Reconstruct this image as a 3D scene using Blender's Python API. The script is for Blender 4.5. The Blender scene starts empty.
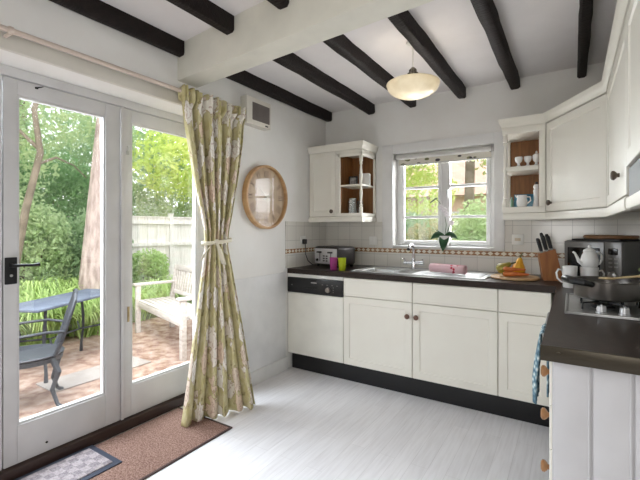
import bpy, bmesh, math, random
import numpy as np
from mathutils import Vector, Matrix
PI = math.pi
random.seed(7)
S = bpy.context.scene
COL = S.collection

# ------------------------------------------------------------------ camera, world, lights, exposure
TH = math.atan(252/394)
cam_d = bpy.data.cameras.new('camera'); cam = bpy.data.objects.new('camera', cam_d); COL.objects.link(cam)
cam_d.sensor_fit = 'HORIZONTAL'; cam_d.sensor_width = 36; cam_d.lens = 36*394/640
cam_d.shift_y = -11/640; cam_d.clip_start = .02
cam.location = (0, 0, 1.313); cam.rotation_euler = (PI/2, 0, TH)
S.camera = cam

S.view_settings.view_transform = 'Standard'; S.view_settings.look = 'None'
S.view_settings.gamma = 1; S.view_settings.use_curve_mapping = False
S.view_settings.exposure = 0.66

W = bpy.data.worlds.new('sky'); S.world = W; W.use_nodes = True
wn = W.node_tree.nodes; wl = W.node_tree.links; wn.clear()
tc = wn.new('ShaderNodeTexCoord'); sx = wn.new('ShaderNodeSeparateXYZ'); rmp = wn.new('ShaderNodeValToRGB')
bg = wn.new('ShaderNodeBackground'); wo = wn.new('ShaderNodeOutputWorld')
rmp.color_ramp.elements[0].position = .0; rmp.color_ramp.elements[0].color = (.95, .96, 1, 1)
rmp.color_ramp.elements[1].position = .9; rmp.color_ramp.elements[1].color = (.80, .89, 1, 1)
wl.new(tc.outputs['Generated'], sx.inputs[0]); wl.new(sx.outputs['Z'], rmp.inputs[0])
wl.new(rmp.outputs[0], bg.inputs[0]); bg.inputs[1].default_value = 1.75; wl.new(bg.outputs[0], wo.inputs[0])

sun_d = bpy.data.lights.new('sun', 'SUN'); sun = bpy.data.objects.new('sun', sun_d); COL.objects.link(sun)
sun_d.energy = 1.3; sun_d.angle = .35; sun_d.color = (1, .97, .93)
sun.rotation_euler = Vector((-.35, .32, -.88)).to_track_quat('-Z', 'Y').to_euler()

def area(name, loc, aim, sx_, sy_, e, col=(1, 1, 1)):
    d = bpy.data.lights.new(name, 'AREA'); o = bpy.data.objects.new(name, d); COL.objects.link(o)
    d.shape = 'RECTANGLE'; d.size = sx_; d.size_y = sy_; d.energy = e; d.color = col
    o.location = loc; o.rotation_euler = (Vector(aim)-Vector(loc)).to_track_quat('-Z', 'Y').to_euler()
    return o
# added rear and side fill lights, then daylight through patio glazing and kitchen window
area('rear_fill_light', (-.05, -2.40, 1.5), (-.7, 2, .9), 1.0, 1.0, 16, (1, .975, .93))  # added fill from behind the camera, no known window there
area('side_fill_light', (1.86, -.2, 1.5), (-2.2, 2.9, 1.2), 1.0, 1.0, 6, (1, .98, .96))  # added fill from the side to lift the left kitchen wall
area('patio_door_daylight', (-3.1, 1.05, 2.3), (-1.2, 1.5, .35), 2.4, 1.2, 150, (.84, .92, 1))
area('kitchen_window_daylight', (-.95, 4.05, 1.95), (-1.35, 2.2, .9), 1.0, .9, 38, (.93, .97, 1))
area('kitchen_window_groundlight', (-1.0, 4.1, 1.25), (-1.0, 2.0, 2.3), 1.0, .7, 15, (1, .95, .93))

# ------------------------------------------------------------------ materials
def lin(c):
    r = []
    for v in c[:3]:
        v = v/255
        r.append(v/12.92 if v <= .04045 else ((v+.055)/1.055)**2.4)
    return (*r, 1)
_m = {}
def mat(name, col, rough=.5, metal=0., spec=.5, col2=None, nscale=6., bump=0., bscale=60., trans=0., stretch=None, coat=0.):
    if name in _m: return _m[name]
    m = bpy.data.materials.new(name); m.use_nodes = True
    nt = m.node_tree; b = nt.nodes['Principled BSDF']
    b.inputs['Base Color'].default_value = lin(col); b.inputs['Roughness'].default_value = rough
    b.inputs['Metallic'].default_value = metal; b.inputs['Specular IOR Level'].default_value = spec
    b.inputs['Coat Weight'].default_value = coat
    t = nt.nodes.new('ShaderNodeTexCoord'); mp = nt.nodes.new('ShaderNodeMapping')
    nt.links.new(t.outputs['Object'], mp.inputs[0])
    if stretch: mp.inputs['Scale'].default_value = stretch
    c2 = col2 or tuple(max(0, v*.96) for v in col)
    n = nt.nodes.new('ShaderNodeTexNoise'); n.inputs['Scale'].default_value = nscale; n.inputs['Detail'].default_value = 4
    nt.links.new(mp.outputs[0], n.inputs['Vector'])
    r = nt.nodes.new('ShaderNodeValToRGB')
    r.color_ramp.elements[0].position = .32; r.color_ramp.elements[0].color = lin(col)
    r.color_ramp.elements[1].position = .68; r.color_ramp.elements[1].color = lin(c2)
    nt.links.new(n.outputs['Fac'], r.inputs[0]); nt.links.new(r.outputs[0], b.inputs['Base Color'])
    if bump:
        n2 = nt.nodes.new('ShaderNodeTexNoise'); n2.inputs['Scale'].default_value = bscale; n2.inputs['Detail'].default_value = 3
        nt.links.new(mp.outputs[0], n2.inputs['Vector'])
        bp = nt.nodes.new('ShaderNodeBump'); bp.inputs['Strength'].default_value = bump; bp.inputs['Distance'].default_value = .01
        nt.links.new(n2.outputs['Fac'], bp.inputs['Height']); nt.links.new(bp.outputs[0], b.inputs['Normal'])
    if trans:
        out = nt.nodes['Material Output']; tl = nt.nodes.new('ShaderNodeBsdfTranslucent'); mx = nt.nodes.new('ShaderNodeMixShader')
        nt.links.new(r.outputs[0], tl.inputs[0]); mx.inputs[0].default_value = trans
        nt.links.new(b.outputs[0], mx.inputs[1]); nt.links.new(tl.outputs[0], mx.inputs[2]); nt.links.new(mx.outputs[0], out.inputs[0])
    _m[name] = m
    return m

def glass_mat(name, tint=(1, 1, 1, 1), refl=.06, rough=.0, fac=.25):
    m = bpy.data.materials.new(name); m.use_nodes = True; nt = m.node_tree; nt.nodes.clear()
    o = nt.nodes.new('ShaderNodeOutputMaterial'); t = nt.nodes.new('ShaderNodeBsdfTransparent'); g = nt.nodes.new('ShaderNodeBsdfGlossy')
    fr = nt.nodes.new('ShaderNodeLayerWeight'); fr.inputs[0].default_value = .25
    ml = nt.nodes.new('ShaderNodeMath'); ml.operation = 'MULTIPLY_ADD'; ml.inputs[1].default_value = fac; ml.inputs[2].default_value = refl
    x = nt.nodes.new('ShaderNodeMixShader'); t.inputs[0].default_value = tint; g.inputs['Roughness'].default_value = rough
    nt.links.new(fr.outputs['Fresnel'], ml.inputs[0]); nt.links.new(ml.outputs[0], x.inputs[0])
    nt.links.new(t.outputs[0], x.inputs[1]); nt.links.new(g.outputs[0], x.inputs[2]); nt.links.new(x.outputs[0], o.inputs[0])
    return m

def nodes_of(name, rough=.5, spec=.5):
    m = bpy.data.materials.new(name); m.use_nodes = True; nt = m.node_tree
    b = nt.nodes['Principled BSDF']; b.inputs['Roughness'].default_value = rough; b.inputs['Specular IOR Level'].default_value = spec
    return m, nt, b
def mth(nt, op, a, b=None, c=None):
    n = nt.nodes.new('ShaderNodeMath'); n.operation = op
    for i, v in enumerate((a, b, c)):
        if v is None: continue
        if isinstance(v, (int, float)): n.inputs[i].default_value = v
        else: nt.links.new(v, n.inputs[i])
    return n.outputs[0]
def mixc(nt, f, a, b):
    n = nt.nodes.new('ShaderNodeMix'); n.data_type = 'RGBA'
    if isinstance(f, (int, float)): n.inputs[0].default_value = f
    else: nt.links.new(f, n.inputs[0])
    for i, v in ((6, a), (7, b)):
        if isinstance(v, tuple): n.inputs[i].default_value = lin(v) if len(v) == 3 else v
        else: nt.links.new(v, n.inputs[i])
    return n.outputs[2]
def ramp(nt, f, stops):
    n = nt.nodes.new('ShaderNodeValToRGB'); nt.links.new(f, n.inputs[0]); e = n.color_ramp.elements
    while len(e) < len(stops): e.new(.5)
    for i, (p, c) in enumerate(stops): e[i].position = p; e[i].color = lin(c)
    return n.outputs[0]

WALL = mat('wall_paint', (238, 237, 234), .75, col2=(235, 233, 229), bump=.05, bscale=40)
CEIL = mat('ceiling_paint', (236, 232, 231), .85, col2=(232, 228, 227), bump=.08, bscale=30)
BEAM = mat('dark_oak', (31, 22, 20), .65, spec=.25, col2=(22, 16, 14), nscale=5, bump=.5, bscale=18, stretch=(6, 1, 6))
PVC = mat('greyed_frame_paint', (206, 205, 205), .35)  # white door paint greyed to stand in for backlit shade
CREAM = mat('cream_cabinet', (236, 233, 222), .42, col2=(234, 230, 219))
CARC = mat('cabinet_carcass', (226, 221, 208), .5)
WOODIN = mat('brown_cabinet_lining', (146, 98, 52), .55, col2=(118, 76, 38), nscale=5, stretch=(8, 8, 1))
PVCW = mat('white_window_paint', (232, 232, 231), .4)
BLACK = mat('black_plastic', (20, 20, 22), .3)
MATTBLACK = mat('black_plinth', (15, 15, 18), .55)
IRON = mat('black_iron', (16, 15, 16), .45, metal=.3)
WORK = mat('dark_worktop', (52, 40, 35), .36, spec=.25, col2=(38, 30, 26), nscale=40, bump=.04, bscale=120)
TRIMMETAL = mat('worktop_edge_metal', (66, 60, 50), .35, metal=.7)
STEEL = mat('brushed_steel', (186, 187, 186), .36, metal=1., col2=(168, 169, 168), nscale=20, stretch=(1, 12, 12))
CHROME = mat('chrome', (225, 226, 230), .08, metal=1.)
KNOB = mat('wooden_knob', (128, 92, 74), .4, col2=(104, 72, 58), nscale=30)
PORC = mat('white_porcelain', (240, 240, 238), .15, spec=.6)
WHITEP = mat('white_plastic', (236, 235, 230), .35)
GLASS = glass_mat('pane_glass', refl=.045)
GLASS_T = glass_mat('tableware_glass', (.93, .95, .95, 1), refl=.10)

# ------------------------------------------------------------------ mesh helpers
class MB:
    def __init__(s): s.b = bmesh.new()
    def quad(s, pts):
        return s.b.faces.new([s.b.verts.new(p) for p in pts])
    def box(s, x0, x1, y0, y1, z0, z1, bev=0., seg=2, rot=None, piv=None):
        if x0 > x1: x0, x1 = x1, x0
        if y0 > y1: y0, y1 = y1, y0
        if z0 > z1: z0, z1 = z1, z0
        v = [s.b.verts.new((x, y, z)) for x in (x0, x1) for y in (y0, y1) for z in (z0, z1)]
        f = [s.b.faces.new([v[i] for i in q]) for q in ((0, 1, 3, 2), (4, 6, 7, 5), (0, 4, 5, 1), (2, 3, 7, 6), (0, 2, 6, 4), (1, 5, 7, 3))]
        if rot is not None:
            p = Vector(piv) if piv else Vector(((x0+x1)/2, (y0+y1)/2, (z0+z1)/2))
            bmesh.ops.rotate(s.b, verts=v, cent=p, matrix=rot)
        if bev:
            e = list({e for q in f for e in q.edges})
            bmesh.ops.bevel(s.b, geom=e, offset=bev, segments=seg, affect='EDGES', profile=.5)
        return s
    def ring(s, c, ax, u, r, n):
        w = ax.cross(u)
        return [s.b.verts.new(c+(u*math.cos(2*PI*i/n)+w*math.sin(2*PI*i/n))*r) for i in range(n)]
    def tube(s, pts, r, n=10, cap=True, closed=False):
        pts = [Vector(p) for p in pts]; N = len(pts); rr = r if isinstance(r, (list, tuple)) else [r]*N
        rings = []; u = None
        for i, p in enumerate(pts):
            if closed: d = pts[(i+1) % N]-pts[i-1]
            else: d = pts[min(i+1, N-1)]-pts[max(i-1, 0)]
            d.normalize()
            if u is None: u = d.orthogonal().normalized()
            else:
                u = (u-d*u.dot(d))
                u = u.normalized() if u.length > 1e-6 else d.orthogonal().normalized()
            rings.append(s.ring(p, d, u, rr[i], n))
        M = N if closed else N-1
        for i in range(M):
            a, b = rings[i], rings[(i+1) % N]
            for k in range(n): s.b.faces.new((a[k], a[(k+1) % n], b[(k+1) % n], b[k]))
        if cap and not closed:
            s.b.faces.new(list(reversed(rings[0]))); s.b.faces.new(rings[-1])
        return s
    def cyl(s, p0, p1, r0, r1=None, n=20):
        return s.tube([p0, p1], [r0, r0 if r1 is None else r1], n)
    def lathe(s, prof, c=(0, 0, 0), n=28, axis='z'):
        c = Vector(c); rings = []
        for r, z in prof:
            def P(a):
                x, y = r*math.cos(a), r*math.sin(a)
                return c+(Vector((x, y, z)) if axis == 'z' else Vector((x, -z, y)) if axis == 'y' else Vector((z, x, y)))
            rings.append([s.b.verts.new(P(0))] if r < 1e-6 else [s.b.verts.new(P(2*PI*i/n)) for i in range(n)])
        for a, b in zip(rings, rings[1:]):
            for k in range(n):
                k2 = (k+1) % n
                if len(a) == 1 and len(b) == 1: continue
                if len(a) == 1: s.b.faces.new((a[0], b[k2], b[k]))
                elif len(b) == 1: s.b.faces.new((a[k], a[k2], b[0]))
                else: s.b.faces.new((a[k], a[k2], b[k2], b[k]))
        return s
    def prism(s, poly, z0, z1, f=lambda x, y, z: (x, y, z)):
        a = [s.b.verts.new(f(x, y, z0)) for x, y in poly]; b = [s.b.verts.new(f(x, y, z1)) for x, y in poly]; n = len(poly)
        s.b.faces.new(list(reversed(a))); s.b.faces.new(b)
        for i in range(n): s.b.faces.new((a[i], a[(i+1) % n], b[(i+1) % n], b[i]))
        return s
    def ell(s, c, r, rot=None, seg=20, ringsn=12):
        v = bmesh.ops.create_uvsphere(s.b, u_segments=seg, v_segments=ringsn, radius=1)['verts']
        for q in v:
            p = Vector((q.co.x*r[0], q.co.y*r[1], q.co.z*r[2]))
            if rot: p = rot @ p
            q.co = p+Vector(c)
        return s
    def sweep(s, path, prof, closed=False):
        """prof [(out, z)] closed loop carried along a level path; out is to the right of travel"""
        N = len(path); R = []
        for i in range(N):
            p = Vector(path[i]).to_2d() if len(path[i]) > 2 else Vector(path[i])
            a = Vector(path[i-1]) if (i > 0 or closed) else None; b = Vector(path[(i+1) % N]) if (i < N-1 or closed) else None
            d1 = (p-a).normalized() if a is not None else None; d2 = (b-p).normalized() if b is not None else None
            if d1 is None: d1 = d2
            if d2 is None: d2 = d1
            n1 = Vector((d1.y, -d1.x)); n2 = Vector((d2.y, -d2.x)); mtr = (n1+n2); mtr = mtr/max(.2, (1+n1.dot(n2)))
            R.append([s.b.verts.new((p.x+mtr.x*o, p.y+mtr.y*o, z)) for o, z in prof])
        K = len(prof)
        for i in range(N if closed else N-1):
            a, b = R[i], R[(i+1) % N]
            for k in range(K): s.b.faces.new((a[k], b[k], b[(k+1) % K], a[(k+1) % K]))
        if not closed: s.b.faces.new(R[0]); s.b.faces.new(list(reversed(R[-1])))
        return s
    def shaker(s, x0, x1, z0, z1, y, th=.02, rail=.06, dep=.006, bev=.002):
        """a framed door whose face looks to -Y at y"""
        o = [(x0, z0), (x1, z0), (x1, z1), (x0, z1)]; i = [(x0+rail, z0+rail), (x1-rail, z0+rail), (x1-rail, z1-rail), (x0+rail, z1-rail)]
        e = bev
        V = lambda L, yy: [s.b.verts.new((x, yy, z)) for x, z in L]
        back = V(o, y+th); side = V(o, y+e); oo = [(x0+e, z0+e), (x1-e, z0+e), (x1-e, z1-e), (x0+e, z1-e)]
        fr = V(oo, y); inn = V(i, y); k = dep*.8
        ii = [(x0+rail+k, z0+rail+k), (x1-rail-k, z0+rail+k), (x1-rail-k, z1-rail-k), (x0+rail+k, z1-rail-k)]
        rec = V(ii, y+dep)
        for A, B in ((back, side), (side, fr), (fr, inn), (inn, rec)):
            for q in range(4): s.b.faces.new((A[q], A[(q+1) % 4], B[(q+1) % 4], B[q]))
        s.b.faces.new(rec); s.b.faces.new(list(reversed(back)))
        return s

def obj(name, m, material, parent=None, smooth=True, ang=35, kind=None, label=None, cat=None, group=None, solid=0):
    me = bpy.data.meshes.new(name)
    if isinstance(m, MB):
        bmesh.ops.recalc_face_normals(m.b, faces=m.b.faces)
        m.b.to_mesh(me); m.b.free()
    else:
        me.from_pydata(m[0], [], m[1]); me.update()
    if smooth:
        me.polygons.foreach_set('use_smooth', [True]*len(me.polygons))
        me.set_sharp_from_angle(angle=math.radians(ang))
    me.materials.append(material)
    o = bpy.data.objects.new(name, me); COL.objects.link(o)
    if parent is not None: o.parent = parent
    if solid:
        md = o.modifiers.new('thickness', 'SOLIDIFY'); md.thickness = solid; md.offset = 0
    tag(o, label, cat, group, kind)
    return o
def tag(o, label=None, cat=None, group=None, kind=None):
    if label: o['label'] = label
    if cat: o['category'] = cat
    if group: o['group'] = group
    if kind: o['kind'] = kind
    return o
def thing(name, label, cat, loc=(0, 0, 0), rz=0., group=None):
    o = bpy.data.objects.new(name, None); COL.objects.link(o); o.empty_display_size = .05
    o.location = loc; o.rotation_euler = (0, 0, rz)
    return tag(o, label, cat, group)
def struct(name, m, material, label=None, parent=None, cat=None, **k):
    return obj(name, m, material, parent, kind='structure', label=label, cat=cat, **k)
def put(o, loc, rz=0., tilt=None):
    o.location = loc; o.rotation_euler = tilt or (0, 0, rz); return o
def dup(root, loc, rz, label, group=None):
    r = root.copy(); COL.objects.link(r); r.location = loc; r.rotation_euler = (0, 0, rz); r['label'] = label
    if group: r['group'] = group
    for ch in list(root.children):
        c = ch.copy(); COL.objects.link(c); c.parent = r
        for g in list(ch.children):
            d = g.copy(); COL.objects.link(d); d.parent = c
    return r

# ------------------------------------------------------------------ room dimensions
XL, XR, YB, ZC = -2.26, .52, 3.645, 2.567
XD = -2.47                      # room face of the patio doors
OY0, OY1, OZ = -.55, 2.20, 2.16  # opening for the doors
WT = .945                       # worktop height
XR2, YF = 1.9, -2.5             # wider rear part of the room

# floor
def floor_mat():
    m, nt, b = nodes_of('pale_laminate', .33, .5)
    t = nt.nodes.new('ShaderNodeTexCoord'); mp = nt.nodes.new('ShaderNodeMapping'); nt.links.new(t.outputs['Object'], mp.inputs[0])
    mp.inputs['Rotation'].default_value = (0, 0, PI/2)
    br = nt.nodes.new('ShaderNodeTexBrick'); nt.links.new(mp.outputs[0], br.inputs[0])
    br.offset = .37; br.inputs['Scale'].default_value = 1; br.inputs['Brick Width'].default_value = .9; br.inputs['Row Height'].default_value = .095
    br.inputs['Mortar Size'].default_value = .0012; br.inputs['Mortar Smooth'].default_value = .3
    br.inputs['Color1'].default_value = lin((232, 230, 232)); br.inputs['Color2'].default_value = lin((221, 219, 221)); br.inputs['Mortar'].default_value = lin((195, 192, 192))
    m2 = nt.nodes.new('ShaderNodeMapping'); nt.links.new(t.outputs['Object'], m2.inputs[0]); m2.inputs['Scale'].default_value = (22, 1.6, 1)
    n = nt.nodes.new('ShaderNodeTexNoise'); n.inputs['Scale'].default_value = 2.5; n.inputs['Detail'].default_value = 6; nt.links.new(m2.outputs[0], n.inputs['Vector'])
    g = ramp(nt, n.outputs['Fac'], [(.3, (208, 205, 206)), (.6, (236, 235, 237))])
    nt.links.new(mixc(nt, .4, br.outputs['Color'], g), b.inputs['Base Color'])
    return m
struct('floor', MB().box(XL-.02, XR2+.2, YF-.2, YB+.2, -.12, 0), floor_mat(), 'pale whitewashed plank laminate kitchen floor', smooth=False)
struct('ceiling', MB().box(XL-.3, XR2+.2, YF-.2, YB+.3, ZC, ZC+.15), CEIL, 'white plastered ceiling between dark beams', smooth=False)
m = MB()
m.box(XL-.3, XL, OY1, YB+.3, -.12, ZC); m.box(XL-.3, XL, YF-.2, OY0, -.12, ZC); m.box(XL-.3, XL, OY0, OY1, OZ, ZC); m.box(XL-.3, XL-.02, OY0, OY1, -.12, -.005)
struct('wall_left', m, WALL, 'white wall on the left around the glazed patio doors', smooth=False)
WX0, WX1, WZ0, WZ1 = -1.475, -.56, 1.135, 2.045     # opening of the back window
m = MB()
m.box(XL, WX0, YB, YB+.3, -.12, ZC); m.box(WX1, XR+.02, YB, YB+.3, -.12, ZC); m.box(WX0, WX1, YB, YB+.3, -.12, WZ0); m.box(WX0, WX1, YB, YB+.3, WZ1, ZC)
struct('wall_back', m, WALL, 'white back wall with the kitchen window', smooth=False)
m = MB(); m.box(XR, XR+.2, 1.25, YB+.3, -.12, ZC)
struct('wall_right', m, WALL, 'wall behind the right hand cupboards', smooth=False)
RW0, RW1, RZ0, RZ1 = -.6, .5, .95, 2.05
m = MB(); m.box(XL, RW0, YF-.2, YF, -.12, ZC); m.box(RW1, XR2, YF-.2, YF, -.12, ZC); m.box(RW0, RW1, YF-.2, YF, -.12, RZ0); m.box(RW0, RW1, YF-.2, YF, RZ1, ZC)
RWALL = mat('rear_wall_bounce_absorber', (150, 140, 126), .8)  # unseen walls kept dark to cut bounce light on the door side
m2 = MB(); m2.box(XR+.2, XR2+.2, 1.25, 1.45, -.12, ZC); m2.box(XR2, XR2+.2, YF, -.75, -.12, ZC); m2.box(XR2, XR2+.2, .35, 1.25, -.12, ZC); m2.box(XR2, XR2+.2, -.75, .35, -.12, .95); m2.box(XR2, XR2+.2, -.75, .35, 2.05, ZC)
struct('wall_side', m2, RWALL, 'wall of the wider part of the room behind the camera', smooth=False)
struct('wall_front', m, RWALL, 'wall behind the camera with an opening for the added window', smooth=False)
m = MB(); 
for a, b_ in ((RW0, RW0+.06), (-.08, -.02), (RW1-.06, RW1)): m.box(a, b_, YF-.12, YF-.06, RZ0, RZ1)
m.box(RW0, RW1, YF-.12, YF-.06, RZ0, RZ0+.06); m.box(RW0, RW1, YF-.12, YF-.06, RZ1-.06, RZ1)
for a, b_ in ((-.75, -.69), (-.23, -.17), (.29, .35)): m.box(XR2+.06, XR2+.12, a, b_, .95, 2.05)
m.box(XR2+.06, XR2+.12, -.75, .35, .95, 1.01); m.box(XR2+.06, XR2+.12, -.75, .35, 1.99, 2.05)
struct('window_2_added', m, PVC, 'added white window frames behind the camera for the fill lights')  # invented frames, out of view, put around the rear and side fill lights

# ceiling beams
def beam(i, x0, y0, x1, y1, w, zb, label):
    d = Vector((x1-x0, y1-y0)); L = d.length; a = math.atan2(d.y, d.x)
    mm = MB(); n = 14
    rows = []
    for k in range(n+1):
        t = k/n; j = lambda s=.004: random.uniform(-s, s)
        rows.append([(L*t, -w/2+j(), ZC+.02), (L*t, w/2+j(), ZC+.02), (L*t, w/2+j(), zb+.012+j(.003)), (L*t, w/2-.012+j(.003), zb+j(.003)), (L*t, -w/2+.012+j(.003), zb+j(.003)), (L*t, -w/2+j(), zb+.012+j(.003))])
    rv = [[mm.b.verts.new(p) for p in r] for r in rows]
    for p, q in zip(rv, rv[1:]):
        for k in range(6): mm.b.faces.new((p[k], p[(k+1) % 6], q[(k+1) % 6], q[k]))
    mm.b.faces.new(rv[0]); mm.b.faces.new(list(reversed(rv[-1])))
    o = struct('trim_%d' % i, mm, BEAM, label, ang=50)
    o.location = (x0, y0, 0); o.rotation_euler = (0, 0, a)
bx = [-2.215, -1.712, -1.279, -.827, -.401, .064]
nm = ['hugging the left wall', 'second from the left wall', 'third from the left wall', 'to the left of the pendant light', 'to the right of the pendant light', 'nearest the right hand cupboards']
for i, x in enumerate(bx):
    wdt = .075 if i < 5 else .06
    xf = x+(.04 if i == 2 else 0)
    yb = 1.78-.09*(x+2.26)
    beam(i+1, x, yb, x, YB-.002, wdt, 2.475, 'dark oak ceiling beam beyond the white boxed beam, '+nm[i])
    if i < 3: beam(i+7, x, -2.4, x, yb-.02, wdt, 2.475, 'dark oak ceiling beam on the near side of the white boxed beam, '+nm[i])
# white boxed cross beam, running a little askew
m = MB(); m.box(0, 3.4, 0, .165, 2.322, ZC+.03, .004)
o = struct('trim_10', m, mat('boxed_beam_paint', (228, 226, 214), .8), 'white plastered boxed beam crossing the ceiling above the curtain')
o.location = (XL-.02, 1.738, 0); o.rotation_euler = (0, 0, math.radians(-5.3))

# wooden batten above the doors, skirting
struct('trim_11', MB().box(XL-.005, XL+.022, OY0-.2, 2.24, 2.158, 2.236, .004), mat('batten_paint', (214, 210, 200), .5), 'painted batten above the patio doors')
SK = [(0, 0), (.016, 0), (.016, .095), (.010, .112), (0, .118)]
m = MB(); m.sweep([(XL, 2.955), (XL, OY1+.02)][::-1], SK); struct('baseboard_left', m, PVCW, 'white skirting board below the clock wall')
GP = mat('gloss_white_panel', (240, 240, 240), .12, spec=.6)
struct('trim_12', MB().box(XL, XL+.006, 2.24, 2.93, .118, .91, .002), GP, 'glossy white splash panel on the wall right of the curtain')

# tiles
def tile_mat():
    m, nt, b = nodes_of('white_tiles', .16, .55)
    t = nt.nodes.new('ShaderNodeTexCoord'); s = nt.nodes.new('ShaderNodeSeparateXYZ'); nt.links.new(t.outputs['Object'], s.inputs[0])
    h = mth(nt, 'ADD', s.outputs['X'], s.outputs['Y'])
    cb = nt.nodes.new('ShaderNodeCombineXYZ'); nt.links.new(h, cb.inputs[0]); nt.links.new(mth(nt, 'ADD', s.outputs['Z'], .0575), cb.inputs[1])
    br = nt.nodes.new('ShaderNodeTexBrick'); br.offset = 0; nt.links.new(cb.outputs[0], br.inputs[0])
    br.inputs['Scale'].default_value = 1; br.inputs['Brick Width'].default_value = .14; br.inputs['Row Height'].default_value = .14
    br.inputs['Mortar Size'].default_value = .0022; br.inputs['Mortar Smooth'].default_value = .2
    br.inputs['Color1'].default_value = lin((224, 221, 213)); br.inputs['Color2'].default_value = lin((217, 214, 206)); br.inputs['Mortar'].default_value = lin((190, 187, 180))
    nt.links.new(br.outputs['Color'], b.inputs['Base Color'])
    bp = nt.nodes.new('ShaderNodeBump'); bp.inputs['Strength'].default_value = .4; bp.inputs['Distance'].default_value = .003; bp.invert = True
    nt.links.new(br.outputs['Fac'], bp.inputs['Height']); nt.links.new(bp.outputs[0], b.inputs['Normal'])
    return m
TILE = tile_mat()
ZB0, ZB1 = 1.081, 1.124
m = MB()
AX0, AX1 = -1.585, -.478     # outer edges of the window architrave
for z0, z1 in ((WT, ZB0), (ZB1, 1.385)):
    m.box(XL+.008, AX0 if z0 > 1.1 else XR-.001, YB-.008, YB-.0005, z0, z1)
    if z0 > 1.1: m.box(AX1, XR-.001, YB-.008, YB-.0005, z0, z1)
struct('trim_13', m, TILE, 'white glazed wall tiles along the back wall', smooth=False)
m = MB(); m.box(XL+.0005, XL+.008, 2.93, YB-.0005, WT, ZB0); m.box(XL+.0005, XL+.008, 2.93, YB-.0005, ZB1, 1.385)
struct('trim_14', m, TILE, 'white glazed wall tiles beside the toaster', smooth=False)
m = MB(); m.box(XR-.008, XR-.0005, 1.43, YB-.01, WT, 1.385); struct('trim_15', m, TILE, 'white glazed wall tiles along the right wall', smooth=False)
def border_mat():
    m, nt, b = nodes_of('mosaic_border', .25, .5)
    t = nt.nodes.new('ShaderNodeTexCoord'); s = nt.nodes.new('ShaderNodeSeparateXYZ'); nt.links.new(t.outputs['Object'], s.inputs[0])
    h = mth(nt, 'ADD', s.outputs['X'], s.outputs['Y'])
    ph = mth(nt, 'FRACT', mth(nt, 'MULTIPLY', h, 1/.105))           # one motif
    u = mth(nt, 'ABSOLUTE', mth(nt, 'SUBTRACT', ph, .5))              # 0 middle .. .5 ends
    v = mth(nt, 'ABSOLUTE', mth(nt, 'DIVIDE', mth(nt, 'SUBTRACT', s.outputs['Z'], (ZB0+ZB1)/2), (ZB1-ZB0)))  # 0..0.5
    dia = mth(nt, 'ADD', mth(nt, 'MULTIPLY', u, 2.6), mth(nt, 'MULTIPLY', v, 1.5))
    dia2 = mth(nt, 'ADD', mth(nt, 'MULTIPLY', mth(nt, 'SUBTRACT', .5, u), 2.6), mth(nt, 'MULTIPLY', v, 1.5))
    n = nt.nodes.new('ShaderNodeTexNoise'); n.inputs['Scale'].default_value = 90; nt.links.new(t.outputs['Object'], n.inputs['Vector'])
    brown = ramp(nt, n.outputs['Fac'], [(.35, (118, 80, 56)), (.65, (176, 132, 92))])
    c = mixc(nt, mth(nt, 'LESS_THAN', dia, .55), brown, (230, 222, 204))
    c = mixc(nt, mth(nt, 'LESS_THAN', dia2, .62), c, (228, 220, 202))
    edge = mth(nt, 'GREATER_THAN', v, .40)
    c = mixc(nt, edge, c, (196, 176, 148))
    nt.links.new(c, b.inputs['Base Color'])
    return m
BORD = border_mat()
m = MB(); m.box(XL+.01, XR-.009, YB-.010, YB-.0005, ZB0, ZB1); struct('trim_16', m, BORD, 'brown and cream mosaic border strip along the back wall tiles', smooth=False)
m = MB(); m.box(XL+.0005, XL+.010, 2.93, YB-.011, ZB0, ZB1); struct('trim_17', m, BORD, 'brown and cream mosaic border strip beside the toaster', smooth=False)

# ------------------------------------------------------------------ back window
m = MB()
m.box(AX0, WX0, YB-.022, YB-.0005, ZB1+.002, 2.135, .003); m.box(WX1, AX1, YB-.022, YB-.0005, ZB1+.002, 2.135, .003); m.box(WX0+.0005, WX1-.0005, YB-.0215, YB-.0005, WZ1, 2.135, .003)
struct('trim_18', m, PVCW, 'white architrave around the kitchen window')
win = thing('window_1', 'white two casement kitchen window above the sink', None); win['kind'] = 'structure'
YW = YB+.09
m = MB(); fw = .045; WX0 += .0015; WX1 -= .0015; WZ0 += .0015; WZ1 -= .0015
m.box(WX0, WX0+fw, YW, YW+.06, WZ0, WZ1, .003); m.box(WX1-fw, WX1, YW, YW+.06, WZ0, WZ1, .003)
m.box(WX0+fw+.0005, WX1-fw-.0005, YW+.0005, YW+.06, WZ0, WZ0+.035, .002); m.box(WX0+fw+.0005, WX1-fw-.0005, YW+.0005, YW+.06, WZ1-fw, WZ1, .002)
m.box(-1.030, -.985, YW-.004, YW+.06, WZ0+.0355, WZ1-fw-.0005, .002)
obj('window_frame', m, PVCW, win)
for x0, x1 in ((WX0+fw, -1.030), (-.985, WX1-fw)):
    s0, s1, z0, z1 = x0, x1, WZ0+.035, WZ1-fw
    m = MB(); w = .032
    m.box(s0, s0+w, YW-.012, YW+.03, z0, z1, .003); m.box(s1-w, s1, YW-.012, YW+.03, z0, z1, .003)
    m.box(s0+w+.0004, s1-w-.0004, YW-.0115, YW+.03, z0, z0+w, .002); m.box(s0+w+.0004, s1-w-.0004, YW-.0115, YW+.03, z1-w, z1, .002)
    for zz in (1.427, 1.712): m.box(s0+w+.0004, s1-w-.0004, YW-.006, YW+.024, zz-.012, zz+.012, .003)
    cs = obj('casement', m, PVCW, win)
    obj('pane', MB().box(s0+w-.002, s1-w+.002, YW+.008, YW+.014, z0+w-.002, z1-w+.002), GLASS, cs, smooth=False)
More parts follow.
